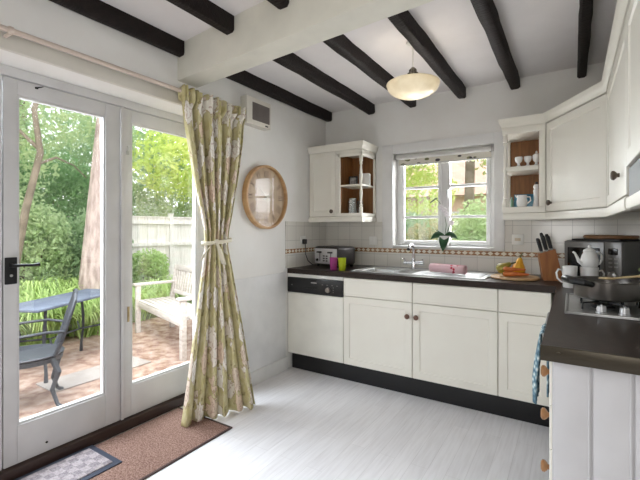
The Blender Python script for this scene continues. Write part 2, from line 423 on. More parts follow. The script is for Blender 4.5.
obj('window_sill', MB().box(WX0, WX1, YB-.026, YW-.0005, WZ0, WZ0+.016, .003), PVCW, win)
m = MB(); m.tube([(-1.135, YW-.02, 1.56), (-1.10, YW-.028, 1.585), (-1.065, YW-.024, 1.605)], [.005, .007, .005], 8); obj('stay', m, IRON, win, label='dark casement stay')
m = MB(); m.box(-.972, -.962, YW-.03, YW-.013, 1.66, 1.68, .002); m.box(-.972, -.962, YW-.042, YW-.03, 1.60, 1.68, .003)
obj('catch', m, STEEL, win)

# roller blind
def blind_mat():
    m, nt, b = nodes_of('leaf_print_blind', .8, .2)
    t = nt.nodes.new('ShaderNodeTexCoord'); mp = nt.nodes.new('ShaderNodeMapping'); nt.links.new(t.outputs['Object'], mp.inputs[0])
    mp.inputs['Scale'].default_value = (9, 1, 16); mp.inputs['Rotation'].default_value = (0, .5, 0)
    v = nt.nodes.new('ShaderNodeTexVoronoi'); v.inputs['Scale'].default_value = 1.6; nt.links.new(mp.outputs[0], v.inputs['Vector'])
    n = nt.nodes.new('ShaderNodeTexNoise'); n.inputs['Scale'].default_value = 12; nt.links.new(t.outputs['Object'], n.inputs['Vector'])
    lf = ramp(nt, n.outputs['Fac'], [(.4, (108, 112, 78)), (.55, (150, 146, 110)), (.65, (70, 66, 72))])
    nt.links.new(mixc(nt, mth(nt, 'LESS_THAN', v.outputs['Distance'], .34), (222, 217, 205), lf), b.inputs['Base Color'])
    return m
bl = thing('roller_blind', 'rolled up leaf patterned roller blind at the top of the kitchen window', 'blind', (-1.018, YB+.03, WZ1))
obj('roller', MB().cyl((-.43, 0, -.03), (.43, 0, -.03), .026), mat('blind_fabric', (205, 203, 200), .8), bl)
for x in (-.441, .441): obj('bracket', MB().box(x-.011, x+.011, -.02, .03, -.05, -.0, .002), mat('blind_bracket', (150, 146, 144), .5), bl)
obj('fabric', MB().box(-.425, .425, .022, .025, -.10, -.02), blind_mat(), bl, smooth=False)
obj('bottom_bar', MB().box(-.425, .425, .018, .029, -.112, -.10, .003), mat('blind_fabric', (205, 203, 200), .8), bl)
obj('cord', MB().tube([(.446, -.02, -.03), (.447, -.02, -.4), (.447, -.015, -.62)], .002, 6), WHITEP, bl)

# ------------------------------------------------------------------ patio doors
fr = thing('door_3', 'white outer frame of the glazed patio doors', None); fr['kind'] = 'structure'
m = MB()
m.box(XD-.07, XD+.012, OY0+.001, OY1-.001, 2.108, OZ-.001, .002); m.box(XD-.07, XD+.0115, OY1-.045, OY1-.001, .0, 2.1075, .002); m.box(XD-.07, XD+.0115, OY0+.001, OY0+.05, 0, 2.1075, .002)
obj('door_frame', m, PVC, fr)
obj('threshold', MB().box(XD-.09, XD+.03, OY0+.05, OY1-.045, .0, .066, .006), mat('dark_threshold', (52, 34, 28), .5), fr)
def leaf(name, y0, y1, st0, st1, label):
    d = thing(name, label, None); d['kind'] = 'structure'
    z0, z1, top, bot = .072, 2.105, .080, .20
    m = MB(); t0, t1 = XD-.05, XD
    m.box(t0, t1, y0, y0+st0, z0, z1, .003); m.box(t0, t1, y1-st1, y1, z0, z1, .003)
    m.box(t0, t1-.0005, y0+st0+.0004, y1-st1-.0004, z0, z0+bot, .002); m.box(t0, t1-.0005, y0+st0+.0004, y1-st1-.0004, z1-top, z1, .002)
    g = .012                                                       # glazing bead
    q = .0004
    for a, b_ in ((y0+st0+q, y0+st0+g), (y1-st1-g, y1-st1-q)): m.box(t0+.008, t1-.008, a, b_, z0+bot+q, z1-top-q)
    m.box(t0+.008, t1-.0085, y0+st0+g+q, y1-st1-g-q, z0+bot+q, z0+bot+g); m.box(t0+.008, t1-.0085, y0+st0+g+q, y1-st1-g-q, z1-top-g, z1-top-q)
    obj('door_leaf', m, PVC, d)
    obj('pane', MB().box(XD-.029, XD-.022, y0+st0+.002, y1-st1-.002, z0+bot+.002, z1-top-.002), GLASS, d, smooth=False)
    return d
d1 = leaf('door_1', .832, 1.456, .060, .094, 'white glazed patio door with the black handle')
d2 = leaf('door_2', 1.464, 2.15, .068, .07, 'white glazed patio door beside the curtain')
d4 = leaf('door_4', .148, .826, .10, .08, 'white glazed patio door at the left edge')
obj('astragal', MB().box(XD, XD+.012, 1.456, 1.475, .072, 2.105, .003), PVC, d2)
# black lever handle
HY, HZ = .862, 1.095
m = MB(); m.box(XD+.001, XD+.012, HY-.027, HY+.027, HZ-.07, HZ+.07, .004)
h = obj('door_handle', m, IRON, d1, label='black lever handle on a square plate')
m = MB(); m.cyl((XD+.01, HY, HZ+.027), (XD+.055, HY, HZ+.027), .011, .009, 14); m.tube([(XD+.052, HY-.004, HZ+.027), (XD+.056, HY+.028, HZ+.029), (XD+.056, HY+.078, HZ+.026), (XD+.052, HY+.112, HZ+.028)], [.009, .008, .007, .009], 12)
obj('lever', m, IRON, h)
obj('keyhole', MB().cyl((XD+.011, HY, HZ-.025), (XD+.0135, HY, HZ-.025), .007, n=12), STEEL, h)
m = MB(); m.box(XD+.0005, XD+.005, 1.495, 1.515, 1.80, 1.83, .002); m.tube([(XD+.004, 1.505, 1.83), (XD+.012, 1.505, 1.845), (XD+.004, 1.505, 1.858)], .004, 8); obj('catch_plate', m, STEEL, d2)
obj('catch_plate', MB().box(XD+.0005, XD+.006, 1.502, 1.517, .70, .80, .002).box(XD+.005, XD+.012, 1.505, 1.514, .73, .77, .002), mat('brass_keep', (190, 170, 130), .3, metal=.6), d2)
m = MB(); m.box(XD+.001, XD+.01, .972, .987, 2.078, 2.088, .002); m.tube([(XD+.008, .982, 2.085), (XD+.02, 1.007, 2.095)], [.004, .002], 8); obj('hook', m, IRON, d1)
m = MB(); m.cyl((XD, 1.03, .125), (XD+.005, 1.03, .125), .006, n=10); obj('screw_hole', m, IRON, d1)

# ------------------------------------------------------------------ mats
def carpet(name, c1, c2, sc):
    m, nt, b = nodes_of(name, .95, .1)
    t = nt.nodes.new('ShaderNodeTexCoord'); n = nt.nodes.new('ShaderNodeTexNoise'); n.inputs['Scale'].default_value = sc; n.inputs['Detail'].default_value = 3
    nt.links.new(t.outputs['Object'], n.inputs['Vector']); nt.links.new(ramp(nt, n.outputs['Fac'], [(.38, c1), (.62, c2)]), b.inputs['Base Color'])
    bp = nt.nodes.new('ShaderNodeBump'); bp.inputs['Strength'].default_value = .8; bp.inputs['Distance'].default_value = .004
    nt.links.new(n.outputs['Fac'], bp.inputs['Height']); nt.links.new(bp.outputs[0], b.inputs['Normal'])
    return m
rg = thing('barrier_mat', 'large speckled brown barrier mat along the patio doors', 'mat', (-2.16, 1.0, 0))
obj('pile', MB().box(-.262, .262, -1.3, .862, .001, .009, .003), carpet('brown_carpet', (112, 84, 74), (160, 132, 120), 130), rg)
m = MB()
m.box(.262, .277, -1.315, .877, .0005, .010, .003); m.box(-.262, .262, .862, .877, .0005, .010, .003)
obj('edging', m, mat('mat_edging', (70, 52, 48), .8), rg)
def doormat_mat():
    m, nt, b = nodes_of('grey_doormat', .95, .1)
    t = nt.nodes.new('ShaderNodeTexCoord'); ch = nt.nodes.new('ShaderNodeTexChecker'); ch.inputs['Scale'].default_value = 22; nt.links.new(t.outputs['Object'], ch.inputs[0])
    n = nt.nodes.new('ShaderNodeTexNoise'); n.inputs['Scale'].default_value = 120; nt.links.new(t.outputs['Object'], n.inputs['Vector'])
    c = mixc(nt, ch.outputs['Fac'], (172, 162, 164), (128, 120, 126)); c2 = ramp(nt, n.outputs['Fac'], [(.35, (110, 102, 106)), (.65, (180, 172, 172))])
    nt.links.new(mixc(nt, .45, c, c2), b.inputs['Base Color'])
    return m
dm = thing('doormat', 'small grey chequered doormat with dark blue edge in front of the door', 'mat', (-2.275, .86, .0095), 0)
obj('pile', MB().box(-.125, .125, -.35, .365, .001, .012, .003), doormat_mat(), dm)
m = MB(); m.box(-.160, .160, -.385, .400, .0003, .006, .002)
obj('edging', m, mat('rubber_edge', (52, 58, 74), .7), dm)

# ------------------------------------------------------------------ curtain, rail
RX, RZ = XL+.085, 2.226
POLE = mat('pale_wood_pole', (212, 197, 186), .45, col2=(198, 182, 170), nscale=4, stretch=(8, 1, 8))
rail = thing('curtain_pole', 'pale wooden curtain pole above the patio doors', 'curtain pole', (RX, 1.0, RZ))
obj('pole', MB().cyl((0, -1.6, 0), (0, 1.20, 0), .0125, n=16), POLE, rail)
obj('finial', MB().lathe([(0, 0), (.017, .004), (.02, .012), (.012, .02), (.02, .035), (.022, .045), (.012, .062), (0, .066)], (0, 0, 0), 16, 'y'), POLE, rail).location = (0, 1.20, 0)
for y in (-.24, 1.15):
    m = MB(); m.tube([(-.083, y, -.01), (-.03, y, -.012), (0, y, -.014)], .008, 10); m.cyl((-.084, y, -.01), (-.074, y, -.01), .022, n=16)
    m.lathe([(.0135, -.012), (.018, -.008), (.018, .008), (.0135, .012)], (0, y, 0), 16, 'y')
    obj('bracket', m, POLE, rail)

def curtain_mat():
    m, nt, b = nodes_of('floral_curtain', .85, .15)
    t = nt.nodes.new('ShaderNodeTexCoord'); uv = t.outputs['UV']
    nz = nt.nodes.new('ShaderNodeTexNoise'); nz.inputs['Scale'].default_value = 14; nz.inputs['Detail'].default_value = 3; nt.links.new(uv, nz.inputs['Vector'])
    v1 = nt.nodes.new('ShaderNodeTexVoronoi'); v1.inputs['Scale'].default_value = 5.2; v1.inputs['Randomness'].default_value = .8
    va = nt.nodes.new('ShaderNodeVectorMath'); va.operation = 'ADD'
    sc = nt.nodes.new('ShaderNodeVectorMath'); sc.operation = 'SCALE'; sc.inputs['Scale'].default_value = .10
    nt.links.new(nz.outputs['Color'], sc.inputs[0]); nt.links.new(uv, va.inputs[0]); nt.links.new(sc.outputs[0], va.inputs[1]); nt.links.new(va.outputs[0], v1.inputs['Vector'])
    nf = nt.nodes.new('ShaderNodeTexNoise'); nf.inputs['Scale'].default_value = 26; nf.inputs['Detail'].default_value = 5; nt.links.new(uv, nf.inputs['Vector'])
    d = mth(nt, 'ADD', v1.outputs['Distance'], mth(nt, 'MULTIPLY', mth(nt, 'SUBTRACT', nf.outputs['Fac'], .5), .42))
    sepc = nt.nodes.new('ShaderNodeSeparateColor'); nt.links.new(v1.outputs['Color'], sepc.inputs[0])
    n2 = nt.nodes.new('ShaderNodeTexNoise'); n2.inputs['Scale'].default_value = 38; nt.links.new(uv, n2.inputs['Vector'])
    ground = ramp(nt, nz.outputs['Fac'], [(.38, (194, 185, 136)), (.62, (214, 206, 168))])
    flower = ramp(nt, sepc.outputs[0], [(.2, (238, 234, 224)), (.5, (220, 196, 172)), (.8, (240, 236, 226))])
    leafc = ramp(nt, n2.outputs['Fac'], [(.45, (160, 150, 108)), (.6, (190, 176, 138))])
    c = mixc(nt, mth(nt, 'LESS_THAN', d, .45), ground, flower)
    ringm = mth(nt, 'LESS_THAN', mth(nt, 'ABSOLUTE', mth(nt, 'SUBTRACT', d, .45)), .018)
    c = mixc(nt, mth(nt, 'MULTIPLY', ringm, .55), c, (150, 112, 96))
    petal = mth(nt, 'LESS_THAN', mth(nt, 'ABSOLUTE', mth(nt, 'SUBTRACT', d, .24)), .02)
    c = mixc(nt, mth(nt, 'MULTIPLY', petal, .5), c, (166, 122, 104))
    v2 = nt.nodes.new('ShaderNodeTexVoronoi'); v2.inputs['Scale'].default_value = 11; nt.links.new(va.outputs[0], v2.inputs['Vector'])
    lm = mth(nt, 'MULTIPLY', mth(nt, 'LESS_THAN', v2.outputs['Distance'], .26), mth(nt, 'GREATER_THAN', d, .42))
    c = mixc(nt, lm, c, leafc)
    nt.links.new(c, b.inputs['Base Color'])
    n3 = nt.nodes.new('ShaderNodeTexNoise'); n3.inputs['Scale'].default_value = 260; nt.links.new(uv, n3.inputs['Vector'])
    bp = nt.nodes.new('ShaderNodeBump'); bp.inputs['Strength'].default_value = .15; bp.inputs['Distance'].default_value = .002
    nt.links.new(n3.outputs['Fac'], bp.inputs['Height']); nt.links.new(bp.outputs[0], b.inputs['Normal'])
    return m
def interp(x, pts):
    for (a, va), (b_, vb) in zip(pts, pts[1:]):
        if x <= b_:
            t = (x-a)/(b_-a); t = t*t*(3-2*t); return va+(vb-va)*t
    return pts[-1][1]
cur = thing('curtain', 'floor length olive and cream floral curtain tied at the waist', 'curtain', (RX, 2.0, 0.01))
NU, NV = 220, 90; ztop, zbot = 2.252, .012
Lk = [(0, 1.69), (.6, 1.775), (1.19, 1.855), (1.30, 1.85), (1.65, 1.76), (2.0, 1.70), (2.26, 1.68)]
Rk = [(0, 2.19), (.6, 2.135), (1.19, 2.075), (1.30, 2.085), (1.65, 2.175), (2.0, 2.25), (2.26, 2.29)]
Am = [(0, .044), (.6, .040), (1.0, .032), (1.20, .026), (1.45, .042), (1.9, .054), (2.10, .044), (2.26, .036)]
def lerp(x, pts):
    for (a, va), (b_, vb) in zip(pts, pts[1:]):
        if x <= b_: return va+(vb-va)*(x-a)/(b_-a)
    return pts[-1][1]
rows = []; uvs = []
for j in range(NV+1):
    z = zbot+(ztop-zbot)*j/NV; r = []
    y0, y1 = lerp(z, Lk), lerp(z, Rk); amp = interp(z, Am); low = max(0, 1-z/1.2)
    for i in range(NU+1):
        s = i/NU
        w = s+.020*math.sin(2*PI*s*2+1.3)+.006*math.sin(2.1*z+5*s)
        xo = low*(-.05+.22*s)+.03*min(1, max(0, (2.1-z)/.8))
        p = 2*PI*6*w+.3
        fold = (2*abs(math.sin(p/2))**.7-1.1)*.9+.25*math.sin(p*.37+.8)
        if z > 2.13:                                              # gathered heading
            k = min(1, (z-2.13)/.05); fold = fold*(1-k*.75)+k*1.1*math.sin(2*PI*15*s+.9*math.sin(9*s)); 
        yy = y0+(y1-y0)*s+amp*.4*math.cos(p)
        xx = xo+amp*fold
        if abs(z-RZ) < .03: xx = max(xx, .016) if fold > 0 else min(xx, -.016)
        if z < .2: xx += .006*math.sin(17*s)
        r.append((xx, yy-2.0, z-.01+ (0 if j else .004*math.sin(2*PI*8.5*s)) + (.009*math.sin(2*PI*17*s) if j >= NV-1 else 0)))
    rows.append(r)
vs = [p for r in rows for p in r]; fs = []; N1 = NU+1
for j in range(NV):
    for i in range(NU): fs.append((j*N1+i, j*N1+i+1, (j+1)*N1+i+1, (j+1)*N1+i))
co = obj('drape', (vs, fs), curtain_mat(), cur, ang=80, solid=.003)
ul = co.data.uv_layers.new(name='UVMap')
for lp in co.data.loops:
    j, i = divmod(lp.vertex_index, N1); ul.data[lp.index].uv = (i/NU*1.5, j/NV*2.24)
TIE = mat('tie_cotton', (226, 218, 196), .8)
tie = MB(); zt = 1.215; pts = []
for k in range(40):
    a = 2*PI*k/40; pts.append((.050+.066*math.cos(a), -.035+.128*math.sin(a), zt+.012*math.sin(a)))
pr = MB()
for k in range(40):
    p, q = Vector(pts[k]), Vector(pts[(k+1) % 40]); hh = Vector((0, 0, .013)); pr.quad([p-hh, q-hh, q+hh, p+hh])
bmesh.ops.remove_doubles(pr.b, verts=pr.b.verts, dist=1e-5)
tb = obj('tieback', pr, TIE, cur, solid=.004, label='narrow cream fabric tie knotted round the curtain')
def ribbon(pts, w, dirw):
    mm = MB(); L = []
    for i, p in enumerate(pts):
        p = Vector(p); d = Vector(dirw)*(w[i] if isinstance(w, list) else w); L.append((mm.b.verts.new(p-d), mm.b.verts.new(p+d)))
    for a, b_ in zip(L, L[1:]): mm.b.faces.new((a[0], a[1], b_[1], b_[0]))
    return mm
for pp in ([(.115, -.10, zt), (.13, -.16, zt-.02), (.125, -.21, zt-.07), (.118, -.225, zt-.11)], [(.115, -.10, zt), (.132, -.085, zt-.06), (.13, -.06, zt-.12), (.125, -.04, zt-.16)]):
    obj('tie_tail', ribbon(pp, [.010, .02, .024, .022], (0, .8, .6) if pp[1][1] < -.1 else (0, 1, -.2)), TIE, tb, solid=.003)
obj('knot', MB().ell((.118, -.10, zt), (.016, .022, .018)), TIE, tb)

# ------------------------------------------------------------------ extractor, clock, pendant, sockets
ex = thing('extractor_fan', 'boxy white extractor fan with grey grille high on the left wall', 'extractor fan', (XL, 2.482, 2.276))
obj('casing', MB().box(.0005, .075, -.148, .148, -.112, .112, .006), mat('fan_plastic', (222, 217, 206), .4), ex)
obj('grille', MB().box(.074, .0775, -.082, .128, -.072, .072, .001), mat('grille_back', (96, 88, 84), .6), ex)
m = MB()
for i in range(15):
    y = -.076+i*.0143; m.box(.077, .080, y-.002, y+.002, -.07, .07)
obj('grille_bars', m, mat('grille_bars', (134, 126, 120), .5), ex)
obj('badge', MB().box(.0752, .0765, .075, .112, -.100, -.088, .001), mat('badge_dark', (52, 48, 46), .4), ex)

ck = thing('wall_clock', 'round wooden wall clock with roman numerals right of the curtain', 'clock', (XL, 2.63, 1.588))
R = .276
WOODC = mat('clock_rim_wood', (198, 160, 112), .42, col2=(178, 136, 90), nscale=5, stretch=(1, 5, 5))
obj('rim', MB().lathe([(R-.022, .002), (R, .002), (R, .045), (R-.006, .052), (R-.018, .052), (R-.022, .046), (R-.022, .004)], (0, 0, 0), 64, 'x'), WOODC, ck)
obj('dial', MB().lathe([(0, .004), (R-.02, .004), (R-.02, .022), (0, .022)], (0, 0, 0), 64, 'x'), mat('clock_dial', (186, 162, 130), .5, col2=(168, 142, 112), nscale=3, stretch=(1, 9, 1)), ck)
NUM = mat('clock_ink', (108, 84, 66), .6)
rom = ['XII', 'I', 'II', 'III', 'IIII', 'V', 'VI', 'VII', 'VIII', 'IX', 'X', 'XI']
for hh in range(12):
    mm = MB(); a = 2*PI*hh/12; hgt = .064; bw = .0055
    widths = {'I': .016, 'V': .034, 'X': .034}; tot = sum(widths[c] for c in rom[hh]); xpos = -tot/2
    segs = []
    for c in rom[hh]:
        w_ = widths[c]; xc = xpos+w_/2
        if c == 'I': segs.append(((xc, -hgt/2), (xc, hgt/2)))
        elif c == 'V': segs += [((xc-.012, hgt/2), (xc, -hgt/2)), ((xc+.012, hgt/2), (xc, -hgt/2))]
        else: segs += [((xc-.012, hgt/2), (xc+.012, -hgt/2)), ((xc+.012, hgt/2), (xc-.012, -hgt/2))]
        xpos += w_
    for (p0, q0), (p1, q1) in segs:
        d = Vector((p1-p0, q1-q0)).normalized(); nn = Vector((-d.y, d.x))*bw/2
        for lo, hi in ((.022, .0228),):
            P = []
            for (p, q), sg in (((p0, q0), 1), ((p1, q1), 1), ((p1, q1), -1), ((p0, q0), -1)):
                X_, Z_ = p+nn.x*sg, q+nn.y*sg+.198
                yy = X_*math.cos(a)+Z_*math.sin(a); zz = -X_*math.sin(a)+Z_*math.cos(a)
                P.append((yy, zz))
            mm.prism(P, lo, hi, lambda x, y, z: (z, x, y))
    obj('numeral', mm, NUM, ck, smooth=False)
mm = MB()
for k in range(60):
    a = 2*PI*k/60; r0 = .146; mm.tube([(.0226, r0*math.sin(a), r0*math.cos(a)), (.0226, (r0+.008)*math.sin(a), (r0+.008)*math.cos(a))], .0009, 4)
obj('minute_track', mm, NUM, ck)
HAND = mat('clock_hand', (236, 228, 206), .4)
def hand(ang, L, w, x):
    a = math.radians(ang); d = Vector((math.sin(a), math.cos(a))); n = Vector((d.y, -d.x))
    P = [-d*.045+n*w, d*L*.7+n*w*.8, d*L, d*L*.7-n*w*.8, -d*.045-n*w]
    return MB().prism([tuple(p) for p in P], x, x+.002, lambda p, q, z: (z, p, q))
obj('hour_hand', hand(58, .115, .005, .026), HAND, ck, smooth=False)
obj('minute_hand', hand(-51, .175, .0042, .029), HAND, ck, smooth=False)
obj('hub', MB().cyl((.022, 0, 0), (.033, 0, 0), .008, n=14), HAND, ck)
obj('glass', MB().lathe([(0, .040), (R-.022, .040), (R-.022, .042), (0, .042)], (0, 0, 0), 64, 'x'), glass_mat('clock_glass', refl=.004, fac=.015, rough=.03), ck)

pd = thing('pendant_light', 'frosted glass bowl pendant light hanging from the ceiling', 'pendant light', (-.9, 2.565, 2.28))
ALA = mat('alabaster_glass', (226, 218, 196), .25, col2=(206, 194, 166), nscale=9, trans=.45)
def bowl_r(t): return .172*math.sin(t)
prof = [(0, -.085)]+[(.172*math.sin(PI/2*k/10)**.9, -.085+.085*(1-math.cos(PI/2*k/10))) for k in range(1, 11)]
prof += [(.176, .004), (.174, .010), (.166, .014), (.168, .008)]
obj('lamp_shade', MB().lathe(prof, n=48), ALA, pd)
ldt = bpy.data.lights.new('pendant_fill', 'POINT'); lo_ = bpy.data.objects.new('pendant_fill', ldt); COL.objects.link(lo_)
ldt.energy = 1.0; ldt.color = (1, .94, .88); ldt.shadow_soft_size = .06; lo_.parent = pd; lo_.location = (0, 0, .0)  # faint fill added in the unlit bowl to brighten the kitchen end
obj('lamp_fitting', MB().lathe([(.0, .062), (.036, .064), (.036, .078), (.026, .086), (.026, .1), (.016, .112), (.006, .12), (0, .12)], n=24), mat('aged_chrome', (150, 142, 130), .25, metal=.9), pd)
obj('flex', MB().cyl((0, 0, .118), (0, 0, .262), .0035, n=8), WHITEP, pd)
obj('ceiling_rose', MB().lathe([(.0, .262), (.02, .264), (.042, .274), (.045, .2865), (0, .2865)], n=24), WHITEP, pd)
for a in (.3, 2.4, 4.5): obj('shade_clip', MB().ell((.158*math.cos(a), .158*math.sin(a), -.018), (.007, .007, .009), seg=10, ringsn=8), mat('brass_clip', (120, 100, 60), .3, metal=.9), pd)

def socket(name, label, loc, rz, w, h, cat):
    t = thing(name, label, cat, loc, rz)
    obj('plate', MB().box(-w/2, w/2, -.009, 0, -h/2, h/2, .003), WHITEP, t); return t
s1 = socket('wall_socket', 'white switch plate on the tiles between the toaster and the kitchen window', (-1.687, YB-.0085, 1.196), 0, .086, .086, 'socket')
obj('rocker', MB().box(-.012, .012, -.012, -.008, -.015, .015, .002), WHITEP, s1)
s2 = socket('wall_socket', 'white square socket plate on the tiles right of the kitchen window', (-.379, YB-.0085, 1.226), 0, .088, .088, 'socket')
obj('rocker', MB().box(-.022, .022, -.012, -.008, -.012, .012, .002), mat('cream_rocker', (214, 200, 176), .4), s2)
s3 = socket('wall_socket', 'white socket plate on the left wall with the toaster plug in it', (XL+.0085, 3.20, 1.20), PI/2, .09, .09, 'socket')
pl = thing('power_plug', 'black plug with cable trailing to the toaster', 'plug', (XL+.018, 3.20, 1.19), 0)
obj('plug_body', MB().box(.0, .032, -.024, .024, -.026, .024, .008), BLACK, pl)
obj('cable', MB().tube([(.022, 0, -.024), (.026, .0, -.06), (.026, .004, -.13), (.034, .03, -.19), (.06, .07, -.232), (.115, .10, -.239)], .0042, 8), BLACK, pl)

# ------------------------------------------------------------------ kitchen units, back run
def knob(parent, x, y, z, m_=None):
    return obj('knob', MB().lathe([(0, 0), (.009, 0), (.008, .008), (.014, .012), (.0195, .018), (.0195, .025), (.013, .030), (0, .031)], (x, y, z), 20, 'y'), m_ or KNOB, parent)
YFR = 2.962     # face of the back run doors
def base_unit(x0, x1, label, knob_side, name='base_cabinet'):
    t = thing(name, label, 'cabinet', ((x0+x1)/2, YFR+.02, 0)); w = (x1-x0)/2; g = .002
    obj('body', MB().box(-w+.0005, w-.0005, .0005, .56, .152, .899, .001), CARC, t)
    obj('drawer_front', MB().shaker(-w+g, w-g, .742, .895, -.02, rail=.016, dep=.0012), CREAM, t)
    dd = obj('door', MB().shaker(-w+g, w-g, .156, .736, -.02, rail=.055), CREAM, t)
    if knob_side: knob(dd, knob_side*(w-.035), -.02, .632)
    return t
base_unit(-1.656, -1.046, 'cream base cabinet next to the dishwasher, knob at its top right corner', 1)
base_unit(-1.044, -.433, 'cream base cabinet under the sink drainer, knob at its top left corner', -1)
base_unit(-.431, -.112, 'narrow cream base cabinet at the corner by the blue tea towel', 0)
obj('plinth', MB().box(XL+.02, -.05, 3.012, 3.028, .0005, .150, .001), MATTBLACK, None, label='black plinth running under the back cupboards and dishwasher', cat='plinth')

dw = thing('dishwasher', 'white dishwasher with black control panel beside the wall', 'dishwasher', (-1.957, YFR+.02, 0)); w = .297
obj('body', MB().box(-w, w, .0005, .56, .152, .899, .001), WHITEP, dw)
obj('fascia', MB().box(-w, w, -.018, 0, .868, .899, .002), WHITEP, dw)
obj('door', MB().box(-w, w, -.02, 0, .156, .722, .004), mat('dishwasher_enamel', (240, 238, 228), .28), dw)
cp = obj('control_panel', MB().box(-w, w, -.026, 0, .726, .864, .005), BLACK, dw)
obj('handle_recess', MB().box(-.10, .04, -.030, -.024, .772, .792, .003), mat('recess_black', (6, 6, 7), .5), cp)
obj('dial', MB().lathe([(0, 0), (.024, 0), (.022, .014), (0, .016)], (.15, -.026, .775), 20, 'y'), mat('dial_grey', (150, 142, 134), .3, metal=.5), cp)
PMK = mat('panel_marks', (128, 124, 120), .5)
for i in range(4): obj('indicator_light', MB().box(.085+i*.05, .097+i*.05, -.0275, -.025, .815, .820), PMK, cp)
for i in range(3): obj('programme_mark', MB().box(.20, .207, -.0275, -.025, .755+i*.02, .762+i*.02), PMK, cp)
obj('power_button', MB().box(-.25, -.238, -.0275, -.025, .79, .80), PMK, cp)
obj('badge', MB().box(-.03, .03, -.0275, -.025, .823, .833), mat('panel_badge', (170, 168, 165), .4), cp)

# right run: seen edge on, closed by a boarded end panel at the near end
XF = -.062
def right_unit(y0, y1, label, name, fronts, knobs=True, cat='cabinet'):
    t = thing(name, label, cat, (XF+.02, (y0+y1)/2, 0), -PI/2); w = (y1-y0)/2; g = .002
    obj('body', MB().box(-w+.0005, w-.0005, .0005, .52, .152, .899, .001), CARC, t)
    for z0, z1 in fronts:
        d = obj('drawer', MB().shaker(-w+g, w-g, z0, z1, -.02, rail=.04), CREAM, t)
        if knobs: knob(d, w-.10, -.02, (z0+z1)/2, mat('honey_knob', (150, 106, 66), .4))
    return t
du = right_unit(1.478, 1.93, 'cream drawer unit at the near end of the right worktop', 'drawer_unit', ((.742, .895), (.60, .738), (.38, .596), (.156, .376)))
right_unit(2.54, 2.94, 'cream base cabinet in the far right corner', 'corner_cabinet', ((.156, .895),), False)
ov = thing('oven', 'built in black glass oven under the hob', 'oven', (XF+.02, 2.235, 0), -PI/2)
obj('body', MB().box(-.298, .298, .0005, .52, .152, .899, .001), STEEL, ov)
obj('door', MB().box(-.296, .296, -.022, 0, .20, .76, .004), BLACK, ov)
obj('control_panel', MB().box(-.296, .296, -.022, 0, .766, .895, .004), STEEL, ov)
m = MB(); m.tube([(-.25, -.022, .852), (-.25, -.062, .852), (.25, -.062, .852), (.25, -.022, .852)], .008, 10); obj('handle', m, STEEL, ov)
obj('plinth', MB().box(.0, .016, 1.48, 3.01, .0005, .15, .001), MATTBLACK, None, label='black plinth under the right hand units', cat='plinth')
ep = thing('end_panel', 'white tongue and groove boarded end panel of the right units', 'panel', (.235, 1.462, 0))
PANEL = mat('panel_paint', (202, 201, 203), .5)
m = MB(); wd = .131; x = -.288
m.box(-.288, .285, 0, .015, .0005, .899)
xs = [-.288, -.1845, -.0835, .0175, .1185, .2195, .285]
for a, b_ in zip(xs, xs[1:]): m.box(a+.003, b_-.003, -.006, .002, .0005, .899, .003)
obj('boards', m, PANEL, ep)
m = MB()
for a in xs[1:-1]: m.cyl((a-.007, -.005, .001), (a-.007, -.005, .898), .003, n=8)
obj('beading', m, PANEL, ep)

# worktop, L shaped with a hole for the sink
HX0, HX1, HY0, HY1 = -1.585, -.575, 3.085, 3.475
wk = thing('worktop', 'dark brown L shaped worktop with metal edge strip at its near end', 'worktop', (0, 0, WT-.042))
m = MB(); z0, z1 = -.003, .042
m.box(XL+.009, HX0, 2.95, YB-.009, z0, z1); m.box(HX1, XR-.009, 2.95, YB-.009, z0, z1); m.box(HX0, HX1, 2.95, HY0, z0, z1); m.box(HX0, HX1, HY1, YB-.009, z0, z1)
m.box(-.083, XR-.009, 1.44, 2.95, z0, z1)
obj('top', m, WORK, wk, smooth=False)
es = obj('edge_strip', MB().box(-.085, XR-.009, 1.430, 1.4395, z0-.003, z1+.001, .002), TRIMMETAL, wk, label='dull metal edge strip')
for xx in (-.035, .21): obj('screw', MB().lathe([(0, .003), (.0055, .002), (.0055, 0), (0, 0)], (xx, 1.430, .022), 12, 'y'), TRIMMETAL, es)

# sink
sk = thing('sink', 'stainless steel sink with one and a half bowls and drainer', 'sink', (0, 0, WT))
def bowlbox(m, x0, x1, y0, y1, d, r=.03):
    # open bowl
    P = []
    def rr(x0, x1, y0, y1, r, z):
        out = []
        for cx, cy, a0 in ((x1-r, y1-r, 0), (x0+r, y1-r, 90), (x0+r, y0+r, 180), (x1-r, y0+r, 270)):
            for k in range(5): a = math.radians(a0+22.5*k); out.append(m.b.verts.new((cx+r*math.cos(a), cy+r*math.sin(a), z)))
        return out
    A = rr(x0, x1, y0, y1, r, .004); B = rr(x0+.008, x1-.008, y0+.008, y1-.008, r, -.01); C_ = rr(x0+.015, x1-.015, y0+.015, y1-.015, r, -d+.02); D = rr(x0+.035, x1-.035, y0+.035, y1-.035, r, -d)
    for a, b_ in ((A, B), (B, C_), (C_, D)):
        for k in range(20): m.b.faces.new((a[k], a[(k+1) % 20], b_[(k+1) % 20], b_[k]))
    m.b.faces.new(D)
SX0, SX1, SY0, SY1 = -1.625, -.530, 3.035, 3.515
m = MB(); 
b1 = (-1.57, -1.30); b2 = (-1.265, -1.10); by = (3.10, 3.40)
zz = (.0006, .004)
m.box(SX0, b1[0], SY0, SY1, *zz); m.box(b1[0], b1[1], SY0, by[0], *zz); m.box(b1[0], b2[1], by[1], SY1, *zz); m.box(b1[1], b2[0], SY0, by[1], *zz); m.box(b2[0], b2[1], SY0, by[0], *zz)
m.box(b2[1], SX1, SY0, SY1, *zz)
